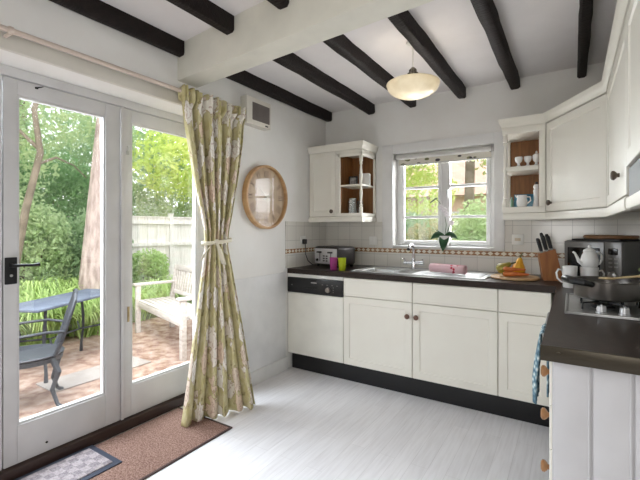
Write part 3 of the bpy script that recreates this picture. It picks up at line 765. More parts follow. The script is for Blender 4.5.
m.box(SX0, SX1, SY0, SY0+.012, .003, .008, .002); m.box(SX0, SX1, SY1-.012, SY1, .003, .008, .002); m.box(SX0, SX0+.012, SY0, SY1, .003, .008, .002); m.box(SX1-.012, SX1, SY0, SY1, .003, .008, .002)
obj('rim', m, STEEL, sk, smooth=False)
m = MB(); bowlbox(m, *b1, *by, .16); obj('bowl', m, STEEL, sk, label='large bowl')
m = MB(); bowlbox(m, *b2, *by, .12); obj('bowl', m, STEEL, sk, label='small half bowl')
m = MB()
for i in range(9): m.box(-1.04, -.57, 3.10+i*.037, 3.112+i*.037, .003, .0075, .002)
obj('drainer', m, STEEL, sk)
tp = thing('mixer_tap', 'chrome mixer tap behind the sink with two lever handles', 'tap', (-1.205, 3.455, WT+.0045))
m = MB(); m.lathe([(0, 0), (.026, 0), (.026, .008), (.019, .014), (.017, .09), (.014, .1), (0, .1)], n=20); obj('base', m, CHROME, tp)
m = MB(); m.cyl((-.075, 0, .058), (.075, 0, .058), .014, n=16); obj('body', m, CHROME, tp)
for sgn in (-1, 1):
    m = MB(); m.cyl((sgn*.062, 0, .058), (sgn*.092, 0, .058), .019, n=16); m.tube([(sgn*.08, 0, .07), (sgn*.085, -.01, .09), (sgn*.095, -.05, .096)], [.007, .007, .005], 10); obj('handle', m, CHROME, tp)
m = MB(); m.tube([(0, 0, .09), (0, 0, .16), (0, -.008, .195), (0, -.035, .218), (0, -.075, .222), (0, -.115, .21), (0, -.13, .19)], [.013, .0125, .012, .012, .012, .012, .014], 14); obj('spout', m, CHROME, tp)
obj('aerator', MB().cyl((0, -.13, .192), (0, -.136, .178), .0145, n=16), BLACK, tp)

# ------------------------------------------------------------------ things on the back worktop
# toaster: four slots, seen three quarter
ts = thing('toaster', 'four slot steel toaster with dark sides in the corner by the wall', 'toaster', (-1.975, 3.345, WT+.001), math.radians(-14))
GREY = mat('toaster_shell', (62, 58, 58), .35, metal=.4)
obj('shell', MB().box(-.165, .165, -.115, .135, .02, .195, .022, 3), GREY, ts)
fp = obj('front_panel', MB().box(-.150, .150, -.121, -.112, .03, .178, .004), mat('toaster_silver', (214, 214, 216), .4, metal=.35), ts)
for x in (-.075, .075): obj('lever_slot', MB().box(x-.004, x+.004, -.1225, -.120, .055, .15), BLACK, fp)
for x in (-.075, .075): obj('lever', MB().box(x-.024, x+.024, -.148, -.119, .135, .150, .004), BLACK, fp)
for x in (-.02, .02):
    for zb in (.06, .083, .106): obj('button', MB().box(x-.012, x+.012, -.125, -.120, zb-.006, zb+.006, .002), mat('button_dark', (48, 46, 50), .4), fp)
for x in (-.11, .11): obj('browning_dial', MB().lathe([(0, 0), (.014, 0), (.012, .012), (0, .013)], (x, -.121, .065), 16, 'y'), BLACK, fp)
for x in (-.12, -.05, .05, .12): obj('slot', MB().box(x-.014, x+.014, -.09, .11,   .1945, .1965), BLACK, ts)
for x in (-.13, .13):
    for y in (-.09, .11): obj('foot', MB().cyl((x, y, 0), (x, y, .022), .014, n=12), BLACK, ts)
def plast(name, c):
    m = mat(name, c, .25, trans=.35, col2=c); return m
def tumbler(label, loc, material):
    o = obj('tumbler', MB().lathe([(0, .0), (.027, 0), (.029, .003), (.036, .108), (.0385, .11), (.0365, .112), (.034, .108), (.027, .006), (0, .006)], n=28), material, None, label=label, cat='tumbler', group='plastic tumblers by the toaster'); o.location = loc; return o
tumbler('magenta plastic tumbler in front of the toaster', (-1.80, 3.04, WT+.0005), plast('magenta_plastic', (186, 74, 150)))
tumbler('lime green plastic tumbler in front of the toaster', (-1.715, 3.045, WT+.0005), plast('lime_plastic', (186, 200, 30)))

# rolled tea towel on drainer
def towel_mat():
    m, nt, b = nodes_of('pink_printed_cotton', .9, .1)
    t = nt.nodes.new('ShaderNodeTexCoord'); s = nt.nodes.new('ShaderNodeSeparateXYZ'); nt.links.new(t.outputs['Object'], s.inputs[0])
    ck_ = nt.nodes.new('ShaderNodeTexChecker'); ck_.inputs['Scale'].default_value = 110; nt.links.new(t.outputs['Object'], ck_.inputs[0])
    c0 = mixc(nt, ck_.outputs['Fac'], (226, 178, 188), (236, 212, 214))
    v = nt.nodes.new('ShaderNodeTexVoronoi'); v.inputs['Scale'].default_value = 42; nt.links.new(t.outputs['Object'], v.inputs['Vector'])
    band = mth(nt, 'MULTIPLY', mth(nt, 'GREATER_THAN', s.outputs['X'], .035), mth(nt, 'LESS_THAN', s.outputs['X'], .10))
    spot = mth(nt, 'MULTIPLY', band, mth(nt, 'LESS_THAN', v.outputs['Distance'], .42))
    nt.links.new(mixc(nt, spot, c0, (190, 52, 72)), b.inputs['Base Color'])
    return m
m = MB(); pts = []
for k in range(120):
    a = k/120*2*PI*3.2; r = .012+.026*k/120; pts.append((r*math.cos(a), r*math.sin(a)))
ver = [[m.b.verts.new((x, p, q+.041)) for p, q in pts] for x in (-.15, -.09, -.03, .03, .09, .15)]
for A, B in zip(ver, ver[1:]):
    for k in range(119): m.b.faces.new((A[k], A[k+1], B[k+1], B[k]))
rt = obj('rolled_tea_towel', m, towel_mat(), None, label='rolled pink tea towel with red print lying on the drainer', cat='tea towel', solid=.003, ang=60)
put(rt, (-.845, 3.225, WT+.0085), math.radians(-14))

# chopping board with vegetables
BOARDM = mat('board_wood', (196, 162, 118), .5, col2=(178, 142, 98), nscale=4, stretch=(2, 14, 2))
cb_ = obj('chopping_board', MB().lathe([(0, 0), (.155, 0), (.165, .004), (.165, .013), (.158, .018), (0, .018)], n=48), BOARDM, None, label='round wooden chopping board under the vegetables', cat='chopping board')
put(cb_, (-.358, 3.24, WT+.001), 0)
BZ = WT+.0192
def squash(label, loc, rz, tilt, c1, c2, s=1.):
    t = thing('squash', label, 'squash', loc, rz); t.rotation_euler = (tilt[0], tilt[1], rz)
    m = MB(); prof = [(0, 0), (.02, .002), (.036, .018), (.039, .038), (.033, .06), (.022, .08), (.016, .10), (.010, .112), (0, .114)]
    prof = [(r*s, z*s) for r, z in prof]
    m.lathe(prof, n=32)
    for v in m.b.verts:
        a = math.atan2(v.co.y, v.co.x); k = 1+.06*math.cos(8*a); v.co.x *= k; v.co.y *= k
    obj('flesh', m, mat('squash_'+str(c1), c1, .4, col2=c2, nscale=30), t, ang=60)
    obj('stem', MB().tube([(0, 0, .108*s), (.003, 0, .122*s), (.010, .003, .138*s), (.012, .004, .146*s)], [.007, .005, .004, .005], 8), mat('squash_stem', (92, 98, 48), .6), t)
    return t
squash('knobbly green squash lying at the left of the chopping board', (-.475, 3.215, BZ+.036), .4, (0, 1.05, 0), (128, 132, 52), (176, 150, 60))
squash('yellow squash with a green stem standing behind the carrots', (-.345, 3.285, BZ), .3, (0, .14, 0), (226, 160, 34), (236, 186, 60), 1.2)
def carrot(label, loc, rz, L=.15, r=.018):
    t = thing('carrot', label, 'carrot', loc, rz)
    pts = [(L*k/10-L/2, .004*math.sin(k), 0) for k in range(11)]; rr = [r*(.55 if k == 0 else 1-.72*(k/10)**1.3)*(1+.05*((k % 2)*2-1)) for k in range(11)]
    obj('root', MB().tube(pts, rr, 14), mat('carrot_orange', (210, 122, 58), .5, col2=(192, 98, 42), nscale=20), t, ang=60)
    obj('crown', MB().cyl((-L/2-.004, 0, 0), (-L/2+.001, 0, 0), .006, .008, 10), mat('carrot_crown', (110, 110, 50), .7), t)
    return t
carrot('orange carrot at the front of the chopping board', (-.345, 3.165, BZ+.021), .12, .165, .02)
carrot('orange carrot in the middle of the row on the board', (-.34, 3.21, BZ+.02), -.05, .16, .019)
carrot('orange carrot lying on top of the other two', (-.355, 3.188, BZ+.054), .25, .15, .018)

# knife block
kb = thing('knife_block', 'wooden knife block holding black handled knives', 'knife block', (-.125, 3.28, WT+.001), math.radians(12))
BLK = mat('block_wood', (164, 106, 56), .42, col2=(138, 84, 42), nscale=5, stretch=(8, 8, 1))
m = MB(); m.prism([(-.055, 0), (.07, 0), (.018, .225), (-.085, .19)], -.045, .045, lambda x, y, z: (x, z, y)); obj('block', m, BLK, kb, smooth=False)
ax = Vector((-.25, 0, .97)).normalized()
kn = [(-.062, -.02, .10, 'knife at the front left of the block'), (-.062, .015, .105, 'knife at the rear left of the block'), (-.03, -.022, .115, 'knife at the front middle of the block'), (-.03, .02, .135, 'tallest knife at the rear middle of the block'), (.0, -.015, .10, 'knife at the front right of the block'), (.0, .022, .115, 'knife at the rear right of the block')]
for x, y, L, lb in kn:
    zt_ = .19+(x+.085)/.103*.035
    t = thing('kitchen_knife', 'black handled '+lb, 'knife', kb.matrix_basis @ Vector((x, y, zt_)), math.radians(12), 'knives in the knife block')
    p0 = ax*.002; p1 = ax*L
    m = MB(); m.tube([p0+ax*.008, p0+ax*L*.4, p0+ax*L*.9, p1], [.009, .0105, .0115, .008], 12); obj('handle', m, MATTBLACK, t)
    obj('bolster', MB().cyl(p0-ax*.004, p0+ax*.010, .0085, n=12), STEEL, t)

# ------------------------------------------------------------------ right corner: microwave, board, mugs, pot
mw = thing('microwave', 'grey microwave standing across the right hand corner', 'microwave', (-.043, 3.235, WT+.001), math.radians(-33))
MWM = mat('microwave_silver', (122, 120, 118), .35, metal=.6)
mwW, mwD, mwH = .365, .30, .288
obj('case', MB().box(0, mwW, .012, mwD, .012, mwH, .006), mat('microwave_case', (112, 112, 110), .4, metal=.5), mw)
dr = obj('door', MB().box(.002, .262, -.008, .011, .014, mwH-.004, .004), MWM, mw)
obj('door_window', MB().box(.028, .236, -.0105, -.007, .05, mwH-.045, .004), mat('microwave_glass', (10, 10, 12), .12), dr)
cp = obj('control_panel', MB().box(.265, mwW-.002, -.008, .011, .014, mwH-.004, .004), MWM, mw)
obj('display', MB().box(.286, .342, -.0105, -.007, .205, .245, .002), mat('display_black', (16, 16, 18), .2), cp)
for i in range(3):
    for k in range(2): obj('button', MB().box(.288+k*.032, .310+k*.032, -.0115, -.007, .125+i*.025, .135+i*.025, .002), mat('button_light', (176, 174, 170), .4), cp)
obj('dial', MB().lathe([(0, 0), (.026, 0), (.024, .016), (.018, .019), (0, .019)], (.314, -.008, .075), 24, 'y'), mat('dial_silver', (190, 188, 184), .3, metal=.7), cp)
for x in (.03, mwW-.03):
    for y in (.05, mwD-.04): obj('foot', MB().cyl((x, y, 0), (x, y, .014), .012, n=10), BLACK, mw)
mtx = Matrix.Translation((-.043, 3.235, WT+.001)) @ Matrix.Rotation(math.radians(-33), 4, 'Z')
c_ = mtx @ Vector((.185, .155, mwH+.001))
tr = thing('baking_tray', 'dark flat baking tray on top of the microwave', 'tray', c_, math.radians(-33))
obj('tray_base', MB().box(-.145, .145, -.125, .125, 0, .006, .002), mat('dark_tin', (40, 36, 36), .35, metal=.5), tr)
obj('tray_rim', MB().box(-.152, -.143, -.132, .132, 0, .012, .002).box(.143, .152, -.132, .132, 0, .012, .002).box(-.143, .143, -.132, -.123, 0, .012, .002).box(-.143, .143, .123, .132, 0, .012, .002), mat('dark_tin', (40, 36, 36), .35, metal=.5), tr)
put(obj('bread_board', MB().lathe([(0, 0), (.142, 0), (.152, .006), (.152, .018), (.145, .024), (0, .024)], n=48), mat('brown_board', (136, 96, 58), .5, col2=(112, 76, 42), nscale=4, stretch=(2, 14, 2)), None, label='round brown wooden board lying on the tray on top of the microwave', cat='board'), c_+Vector((.02, 0, .0125)))

def loop_handle(pts, r): return MB().tube(pts, r, 10)
def mug(label, loc, rz, h, r, group=None, flare=.0):
    t = thing('mug', label, 'mug', loc, rz, group)
    obj('cup', MB().lathe([(0, 0), (r*.86, 0), (r*.9, .004), (r*.93, h*.4), (r+flare, h-.002), (r+flare-.002, h), (r+flare-.004, h-.002), (r*.9-.003, h*.4), (r*.84, .008), (0, .008)], n=36), PORC, t)
    obj('handle', loop_handle([(r*.93, 0, h*.80), (r+.022, 0, h*.84), (r+.034, 0, h*.68), (r+.028, 0, h*.42), (r+.006, 0, h*.26), (r*.86, 0, h*.24)], [.006, .006, .006, .0055, .005, .005]), PORC, t)
    return t
mug('tall white mug with its handle to the left, in front of the microwave', (-.012, 2.93, WT+.001), math.radians(200), .135, .042)
mug('white mug with its handle to the right under the coffee pot', (.092, 2.985, WT+.001), math.radians(25), .130, .05)
pt = thing('coffee_pot', 'white porcelain coffee pot standing on a mug in front of the microwave', 'coffee pot', (.092, 2.985, WT+.132), math.radians(28))
obj('pot_body', MB().lathe([(0, 0), (.040, 0), (.044, .004), (.050, .02), (.049, .045), (.042, .07), (.034, .086), (.033, .092), (.036, .096), (.032, .097), (0, .097)], n=36), PORC, pt)
obj('spout', MB().tube([(-.042, 0, .02), (-.064, 0, .035), (-.075, 0, .062), (-.088, 0, .086), (-.098, 0, .092)], [.014, .011, .008, .0065, .006], 12), PORC, pt)
obj('handle', loop_handle([(.036, 0, .082), (.058, 0, .088), (.074, 0, .07), (.074, 0, .044), (.062, 0, .02), (.046, 0, .012)], .0058), PORC, pt)
ld = obj('lid', MB().lathe([(.0, .0975), (.034, .0975), (.033, .103), (.024, .112), (.010, .118), (.006, .120), (0, .120)], n=32), PORC, pt)
obj('knob', MB().ell((0, 0, .127), (.0095, .0095, .010), seg=14, ringsn=10), PORC, ld)

# ------------------------------------------------------------------ hob, pan
hb = thing('hob', 'stainless steel gas hob set in the right worktop', 'hob', (.225, 2.30, WT+.0006))
m = MB(); m.box(-.252, .252, -.29, .29, 0, .006, .002)
m.box(-.252, .252, -.29, -.278, .004, .012, .003); m.box(-.252, .252, .278, .29, .004, .012, .003); m.box(-.252, -.24, -.29, .29, .004, .012, .003); m.box(.24, .252, -.29, .29, .004, .012, .003)
obj('hob_plate', m, STEEL, hb)
for i, (x, y) in enumerate(((-.105, -.08), (.115, -.08), (-.105, .16), (.115, .16))):
    bn = obj('burner', MB().lathe([(0, .005), (.045, .005), (.045, .014), (.034, .018), (.034, .024), (0, .026)], (x, y, 0), 24), BLACK, hb)
    m = MB()
    for k in range(4):
        a = PI/4+k*PI/2; c, s_ = math.cos(a), math.sin(a)
        m.tube([(x+.115*c, y+.115*s_, .006), (x+.112*c, y+.112*s_, .034), (x+.025*c, y+.025*s_, .036)], .0042, 8)
    obj('pan_support', m, IRON, bn)
for i in range(4):
    x = -.118+.078*i
    k_ = obj('knob', MB().lathe([(0, .005), (.021, .005), (.021, .012), (.018, .014), (.0165, .036), (.014, .038), (0, .038)], (x, -.225, 0), 20), mat('knob_silver', (205, 206, 208), .3, metal=.7), hb)
    obj('pointer', MB().box(x-.003, x+.003, -.241, -.209, .036, .044, .002), mat('knob_silver', (205, 206, 208), .3, metal=.7), k_)
PX, PY, PZ = .142, 2.31, WT+.0425
pn = thing('saute_pan', 'dark steel saute pan with black side handle on the hob', 'pan', (PX, PY, PZ))
PANM = mat('pan_steel', (110, 106, 102), .28, metal=.9)
pr_ = .137
obj('pan_body', MB().lathe([(0, 0), (pr_-.012, 0), (pr_-.004, .006), (pr_, .02), (pr_, .080), (pr_+.005, .083), (pr_+.005, .086), (pr_-.003, .086), (pr_-.004, .02), (pr_-.014, .006), (0, .006)], n=56), PANM, pn)
dirc = Vector((-PX, -PY, 0)).normalized(); rt_ = Vector((-dirc.y, dirc.x, 0))
def pv(a, r, z):
    d = dirc*math.cos(math.radians(a))+rt_*math.sin(math.radians(a)); return tuple(d*r+Vector((0, 0, z)))
hd = obj('side_handle', MB().tube([pv(-84, pr_-.002, .075), pv(-78, pr_+.03, .084), pv(-62, pr_+.05, .088), pv(-45, pr_+.05, .086), pv(-30, pr_+.034, .08), pv(-24, pr_, .07)], [.012, .015, .018, .018, .015, .012], 12), BLACK, pn)
hd2 = obj('side_handle', MB().tube([pv(96, pr_-.002, .072), pv(102, pr_+.03, .082), pv(118, pr_+.045, .086), pv(134, pr_+.03, .082), pv(140, pr_-.002, .072)], [.009, .011, .012, .011, .009], 12), BLACK, pn)
sp = thing('wooden_spoon', 'pale wooden spoon resting across the pan rim', 'spoon', (PX+.09, PY-.02, PZ+.092))
SPW = mat('spoon_wood', (206, 182, 138), .6)
obj('handle', MB().tube([(-.075, -.015, .004), (.02, .0, .017), (.20, .05, .060)], [.004, .006, .007], 10), SPW, sp)
obj('spoon_bowl', MB().ell((-.095, -.02, .003), (.034, .021, .006), Matrix.Rotation(.2, 3, 'Z')), SPW, sp)
hbp = thing('herb_pot', 'small white pot with green herb at the right edge behind the pan', 'plant pot', (.36, 2.74, WT+.0006))
obj('pot', MB().lathe([(0, 0), (.034, 0), (.045, .075), (.049, .078), (.049, .086), (.044, .086), (.04, .07), (0, .07)], n=28), PORC, hbp)
lv, lf = [], []
for k in range(70):
    a = random.uniform(0, 2*PI); e = random.uniform(.1, 1.2); r = random.uniform(.01, .055)
    c = Vector((r*math.cos(a), r*math.sin(a), .075+random.uniform(.0, .075))); d = Vector((math.cos(a)*math.cos(e), math.sin(a)*math.cos(e), math.sin(e)*.6)); n = d.orthogonal().normalized()
    L, w_ = .026, .009; b0 = len(lv); lv += [c, c+d*L*.5+n*w_, c+d*L, c+d*L*.5-n*w_]; lf.append((b0, b0+1, b0+2, b0+3))
obj('leaves', (lv, lf), mat('herb_green', (120, 140, 84), .5, col2=(176, 186, 140), nscale=30), hbp, smooth=False)

# tea towel on the oven handle
def towel2():
    m, nt, b = nodes_of('blue_floral_cotton', .9, .1)
    t = nt.nodes.new('ShaderNodeTexCoord'); v = nt.nodes.new('ShaderNodeTexVoronoi'); v.inputs['Scale'].default_value = 45; nt.links.new(t.outputs['Object'], v.inputs['Vector'])
    nt.links.new(ramp(nt, v.outputs['Distance'], [(.15, (220, 224, 222)), (.3, (176, 194, 198)), (.5, (120, 146, 158)), (.7, (88, 114, 128))]), b.inputs['Base Color'])
    return m
tw = thing('tea_towel', 'blue floral tea towel hanging from the oven handle', 'tea towel', (XF-.042, 2.06, .852))
vs, fs = [], []; A_, B_ = 34, 12
for i in range(A_+1):
    t = i/A_
    for k in range(B_+1):
        y = (k/B_-.5)*.17*(1+.05*math.sin(3*t)); w_ = .008*math.sin(k*1.7+t*2)
        s = t*.62
        if s < .27: x, z = .014, -.27+s
        elif s < .31: a = (s-.27)/.04*PI; x, z = .014*math.cos(a), .012*math.sin(a)
        else: x, z = -.014-.022*min(1, (s-.31)/.2), -(s-.31)
        hang = min(1, abs(z)/.12) if z < 0 else 0
        vs.append((x+w_*hang*(1 if x < 0 else .3), y, z)); 
for i in range(A_):
    for k in range(B_): fs.append((i*(B_+1)+k, i*(B_+1)+k+1, (i+1)*(B_+1)+k+1, (i+1)*(B_+1)+k))
obj('cloth', (vs, fs), towel2(), tw, ang=70, solid=.006)

# ------------------------------------------------------------------ wall cupboards
def spindle(m, x, y, z0, z1, r=.0125):
    H = z1-z0; prof = [(r*1.35, 0), (r*1.35, .10), (r*.8, .115), (r*1.2, .13), (r*.7, .17), (r*1.25, .34), (r*.75, .46), (r*1.2, .495), (r*.75, .53), (r*1.2, .66), (r*.7, .83), (r*1.2, .87), (r*.8, .885), (r*1.35, .90), (r*1.35, 1)]
    m.lathe([(0, z0)]+[(a, z0+b_*H) for a, b_ in prof]+[(0, z1)], (x, y, 0), 14)
CORN = [(0, 2.075), (.004, 2.075), (.007, 2.088), (.014, 2.098), (.020, 2.118), (.024, 2.138), (0, 2.138)]
PELM = [(-.005, 1.382), (.010, 1.382), (.014, 1.395), (.014, 1.420), (.008, 1.432), (-.005, 1.432)]
YS = 3.318          # wall cupboard door faces
YBk = YB-.009
lc = thing('wall_cabinet', 'cream wall cupboard with closed door in the left corner', 'wall cabinet', (-2.098, YS, 1.435))
obj('body', MB().box(-.153, .158, .021, YBk-YS, -.0, .635, .001), CARC, lc)
dd = obj('door', MB().shaker(-.152, .156, .004, .634, 0, rail=.05), CREAM, lc)
knob(dd, .118, 0, .05, mat('dark_pewter_knob', (92, 80, 70), .4, metal=.3))
ls = thing('shelf_unit', 'open corner shelf unit with turned spindle left of the window', 'shelf unit', (-1.94, YS, 1.435))
SX = .283           # width
m = MB(); m.box(0, .02, .001, YBk-YS, .031, .6095); m.box(0, SX, .001, YBk-YS, 0, .03, .002); m.box(0, SX, .001, YBk-YS, .61, .635, .002)
m.box(0.02, .045, .0, .02, .03, .61, .002); m.box(SX-.02, SX, YBk-YS-.03, YBk-YS, .03, .61, .002)
m.box(.02, SX, 0, .018, .572, .61, .003); m.box(SX-.018, SX, .0, YBk-YS, .572, .61, .003)
obj('frame', m, CREAM, ls)
obj('lining', MB().box(.02, SX-.02, YBk-YS-.012, YBk-YS-.002, .03, .61).box(.0205, .024, .02, YBk-YS-.012, .03, .61), WOODIN, ls, smooth=False)
shz = .305
obj('shelf', MB().prism([(.024, .02), (SX-.06, .012), (SX-.02, .02), (SX-.008, .06), (SX-.012, YBk-YS-.012), (.024, YBk-YS-.012)], shz-.015, shz), CREAM, ls)
m = MB(); spindle(m, SX-.018, .018, .03, .572); obj('spindle', m, CREAM, ls)
m = MB(); m.sweep([(XL+.002, YS), (-1.94+SX, YS), (-1.94+SX, YB-.002)], CORN); m.prism([(XL+.002, YS), (-1.94+SX, YS), (-1.94+SX, YB-.002), (XL+.002, YB-.002)], 2.072, 2.085)
obj('cornice', m, CREAM, None, label='cream cornice moulding on top of the left wall cupboards', cat='cornice')
m = MB(); m.sweep([(XL+.002, YS+.008), (-1.94+SX-.005, YS+.008), (-1.94+SX-.005, YB-.010)], PELM)
obj('light_pelmet', m, CREAM, None, label='cream pelmet strip below the left wall cupboards', cat='pelmet')
# things on its shelves
zs1, zs0 = 1.435+shz+.001, 1.435+.031
pf = thing('picture_frame', 'small dark framed picture on the top shelf left of the window', 'picture frame', (-1.845, 3.50, zs1), .25)
obj('frame', MB().box(-.045, .045, 0, .012, 0, .10, .003), BLACK, pf)
obj('picture', MB().box(-.032, .032, -.002, 0, .014, .086), mat('small_picture', (190, 186, 180), .5, col2=(60, 56, 60), nscale=22), pf, smooth=False)
put(obj('recipe_box', MB().box(-.05, .05, -.03, .03, 0, .115, .004), WHITEP, None, label='small white box on the top shelf left of the window', cat='box'), (-1.715, 3.50, zs1), .2)
def tumb(label, loc):
    o = obj('drinking_glass', MB().lathe([(0, 0), (.028, 0), (.034, .13), (.032, .13), (.027, .01), (0, .01)], n=24), GLASS_T, None, label=label, cat='glass', group='glasses on the left corner shelf'); o.location = loc
tumb('tall drinking glass at the front of the lower left shelf', (-1.83, 3.43, zs0)); tumb('tall drinking glass at the back of the lower left shelf', (-1.79, 3.55, zs0))
ju = thing('steel_jug', 'small steel jug on the lower shelf left of the window', 'jug', (-1.865, 3.53, zs0))
obj('jug_body', MB().lathe([(0, 0), (.038, 0), (.04, .01), (.034, .13), (.037, .155), (.034, .155), (.031, .13), (.036, .01), (0, .01)], n=24), STEEL, ju)
obj('handle', MB().tube([(-.034, 0, .13), (-.06, 0, .12), (-.064, 0, .07), (-.039, 0, .03)], .005, 8), STEEL, ju)

# right group: open shelf, diagonal corner cupboard, wall cupboards to the right
rs = thing('shelf_unit', 'open shelf unit with cups right of the window', 'shelf unit', (-.452, YS-.018, 1.435)); SW = .29; D = YBk-YS+.018
m = MB(); m.box(SW-.042, SW, .0, D, .0455, .5995, .001); m.box(0, SW, .001, D, 0, .045, .002); m.box(0, SW, .001, D, .60, .65, .002)
m.box(0, .02, D-.03, D, .045, .60, .002); m.box(0, .03, 0, .03, .045, .075, .002)
obj('frame', m, CREAM, rs)
obj('lining', MB().box(.02, SW-.042, D-.012, D-.002, .045, .60).box(SW-.0455, SW-.042, .02, D-.012, .045, .60), WOODIN, rs, smooth=False)
obj('shelf', MB().box(.012, SW-.046, .012, D-.012, .318, .352, .003), CREAM, rs)
m = MB(); spindle(m, .02, .02, .045, .60, .013); obj('spindle', m, CREAM, rs)
zr1, zr0 = 1.435+.353, 1.435+.046
def eggcup(label, x, y):
    o = obj('egg_cup', MB().lathe([(0, 0), (.022, 0), (.02, .006), (.009, .014), (.009, .028), (.022, .042), (.027, .062), (.026, .076), (.0235, .076), (.024, .062), (.018, .046), (0, .04)], n=24), PORC, None, label=label, cat='egg cup', group='white egg cups on the upper right shelf'); put(o, (x, y, zr1))
    return o
eggcup('leftmost white egg cup on the upper shelf right of the window', -.345, 3.37)
eggcup('middle white egg cup on the upper shelf right of the window', -.283, 3.375)
e3 = thing('salt_pot', 'white footed pot with a lid, at the right on the upper shelf', 'pot', (-.225, 3.375, zr1))
obj('pot_body', MB().lathe([(0, 0), (.022, 0), (.02, .006), (.010, .014), (.010, .026), (.024, .042), (.028, .065), (.026, .08), (0, .08)], n=24), PORC, e3)
obj('lid', MB().lathe([(0, .0805), (.026, .0805), (.018, .09), (.006, .094), (.009, .104), (.004, .112), (0, .112)], n=20), PORC, e3)
bp_ = thing('blue_dish', 'blue patterned oblong dish standing at the back of the lower right shelf', 'dish', (-.315, 3.585, zr0), 0)
BLU = mat('blue_glaze', (112, 168, 190), .25, col2=(74, 132, 164), nscale=26)
bp_.rotation_euler = (-.12, 0, 0)
obj('dish_base', MB().box(-.085, .085, 0, .010, .004, .112, .004), BLU, bp_)
m = MB(); m.tube([(-.085, -.006, .006), (.085, -.006, .006), (.085, -.006, .110), (-.085, -.006, .110)], .0055, 8, closed=True); obj('dish_rim', m, BLU, bp_)
jg = thing('milk_jug', 'small white porcelain jug in front of the blue plate', 'jug', (-.325, 3.40, zr0))
obj('jug_body', MB().lathe([(0, 0), (.028, 0), (.036, .015), (.038, .045), (.032, .075), (.036, .092), (.033, .092), (.029, .075), (.034, .045), (.026, .008), (0, .008)], n=28), PORC, jg)
obj('handle', MB().tube([(.033, 0, .078), (.055, 0, .078), (.060, 0, .05), (.037, 0, .028)], .005, 8), PORC, jg)
obj('lip', MB().tube([(-.03, 0, .08), (-.048, 0, .094)], [.012, .005], 10), PORC, jg)
vs_ = thing('pepper_mill', 'slim white pepper mill at the right of the lower right shelf', 'pepper mill', (-.225, 3.385, zr0))
obj('mill_body', MB().lathe([(0, 0), (.026, 0), (.026, .012), (.018, .05), (.02, .09), (.024, .12), (.018, .135), (.022, .15), (.016, .168), (0, .17)], n=24), PORC, vs_)
obj('top', MB().ell((0, 0, .178), (.011, .011, .011), seg=12, ringsn=8), mat('mill_top', (60, 50, 46), .4), vs_)
put(obj('green_bottle', MB().lathe([(0, 0), (.012, 0), (.012, .05), (.006, .065), (.006, .08), (0, .08)], n=14), mat('green_glaze', (120, 156, 130), .3), None, label='small green bottle at the left of the lower right shelf', cat='bottle'), (-.395, 3.40, zr0))

# diagonal corner cupboard
PA, PB = Vector((-.160, YS-.018)), Vector((.166, 2.74))
dv = PB-PA; dl = dv.length; da = math.atan2(dv.y, dv.x); mid = (PA+PB)/2
cc = thing('corner_wall_cabinet', 'cream diagonal corner wall cupboard above the knife block', 'wall cabinet', (mid.x, mid.y, 1.435), da)
inv = (Matrix.Translation((mid.x, mid.y, 0)) @ Matrix.Rotation(da, 4, 'Z')).inverted()
poly = [(-.16, YS-.0), (-.16, YBk), (XR-.01, YBk), (XR-.01, 2.745), (.17, 2.745)]
poly = [tuple((inv @ Vector((x, y, 0))).to_2d()) for x, y in poly]
pp = [(-dl/2+.004, .021)]+poly[1:-1]+[(dl/2-.004, .021)]
obj('body', MB().prism(pp, 0, .65), CARC, cc, smooth=False)
dd = obj('door', MB().shaker(-dl/2+.003, dl/2-.004, .004, .644, 0, rail=.055), CREAM, cc)
knob(dd, -dl/2+.07, 0, .065, mat('dark_pewter_knob', (92, 80, 70), .4, metal=.3))
# wall cupboard on the right
XW = .165
def right_wall(y0, y1, label, z0, z1, kn_=None):
    t = thing('wall_cabinet', label, 'wall cabinet', (XW, (y0+y1)/2, z0), -PI/2); w = (y1-y0)/2
    obj('body', MB().box(-w+.001, w-.001, .021, XR-.01-XW, 0, z1-z0, .001), CARC, t)
    d = obj('door', MB().shaker(-w+.002, w-.002, .004, z1-z0-.004, 0, rail=.055), CREAM, t)
    if kn_: knob(d, kn_[0], 0, kn_[1], mat('dark_pewter_knob', (92, 80, 70), .4, metal=.3))
    return t
right_wall(1.80, 2.738, 'cream wall cupboard beside the diagonal corner cupboard', 1.435, 2.085, (.235, .10))
right_wall(1.0, 1.798, 'cream wall cupboard at the right edge of the photo over the cooker hood', 1.533, 2.085)
hd_ = thing('cooker_hood', 'grey panelled cooker hood at the right edge below the cupboards', 'cooker hood', (.33, 1.40, 1.40))
obj('hood_body', MB().box(-.157, .17, -.40, .395, .026, .130, .002), mat('hood_grey', (92, 99, 104), .5, metal=.1), hd_)
obj('hood_lip', MB().box(-.166, .17, -.40, .396, -.016, .0255, .004), CREAM, hd_)
PTH = [(-.462, YB-.012), (-.452, YS-.018), (PA.x, PA.y), (PB.x, PB.y), (XW, 1.0)]
m = MB(); m.sweep(PTH, [(o_+.002, z_+.012) for o_, z_ in CORN]); m.prism([(-.452, YS-.018), tuple(PA), tuple(PB), (XW, 1.0), (XR-.012, 1.0), (XR-.012, YBk), (-.452, YBk)], 2.0855, 2.095)
obj('cornice', m, CREAM, None, label='cream cornice moulding on top of the right hand wall cupboards', cat='cornice')
m = MB(); m.sweep([(-.446, YS-.008), (PA.x, YS-.008), (PB.x+.006, PB.y+.004), (XW+.008, 1.80)], PELM)
obj('light_pelmet', m, CREAM, None, label='cream pelmet strip below the right hand wall cupboards', cat='pelmet')

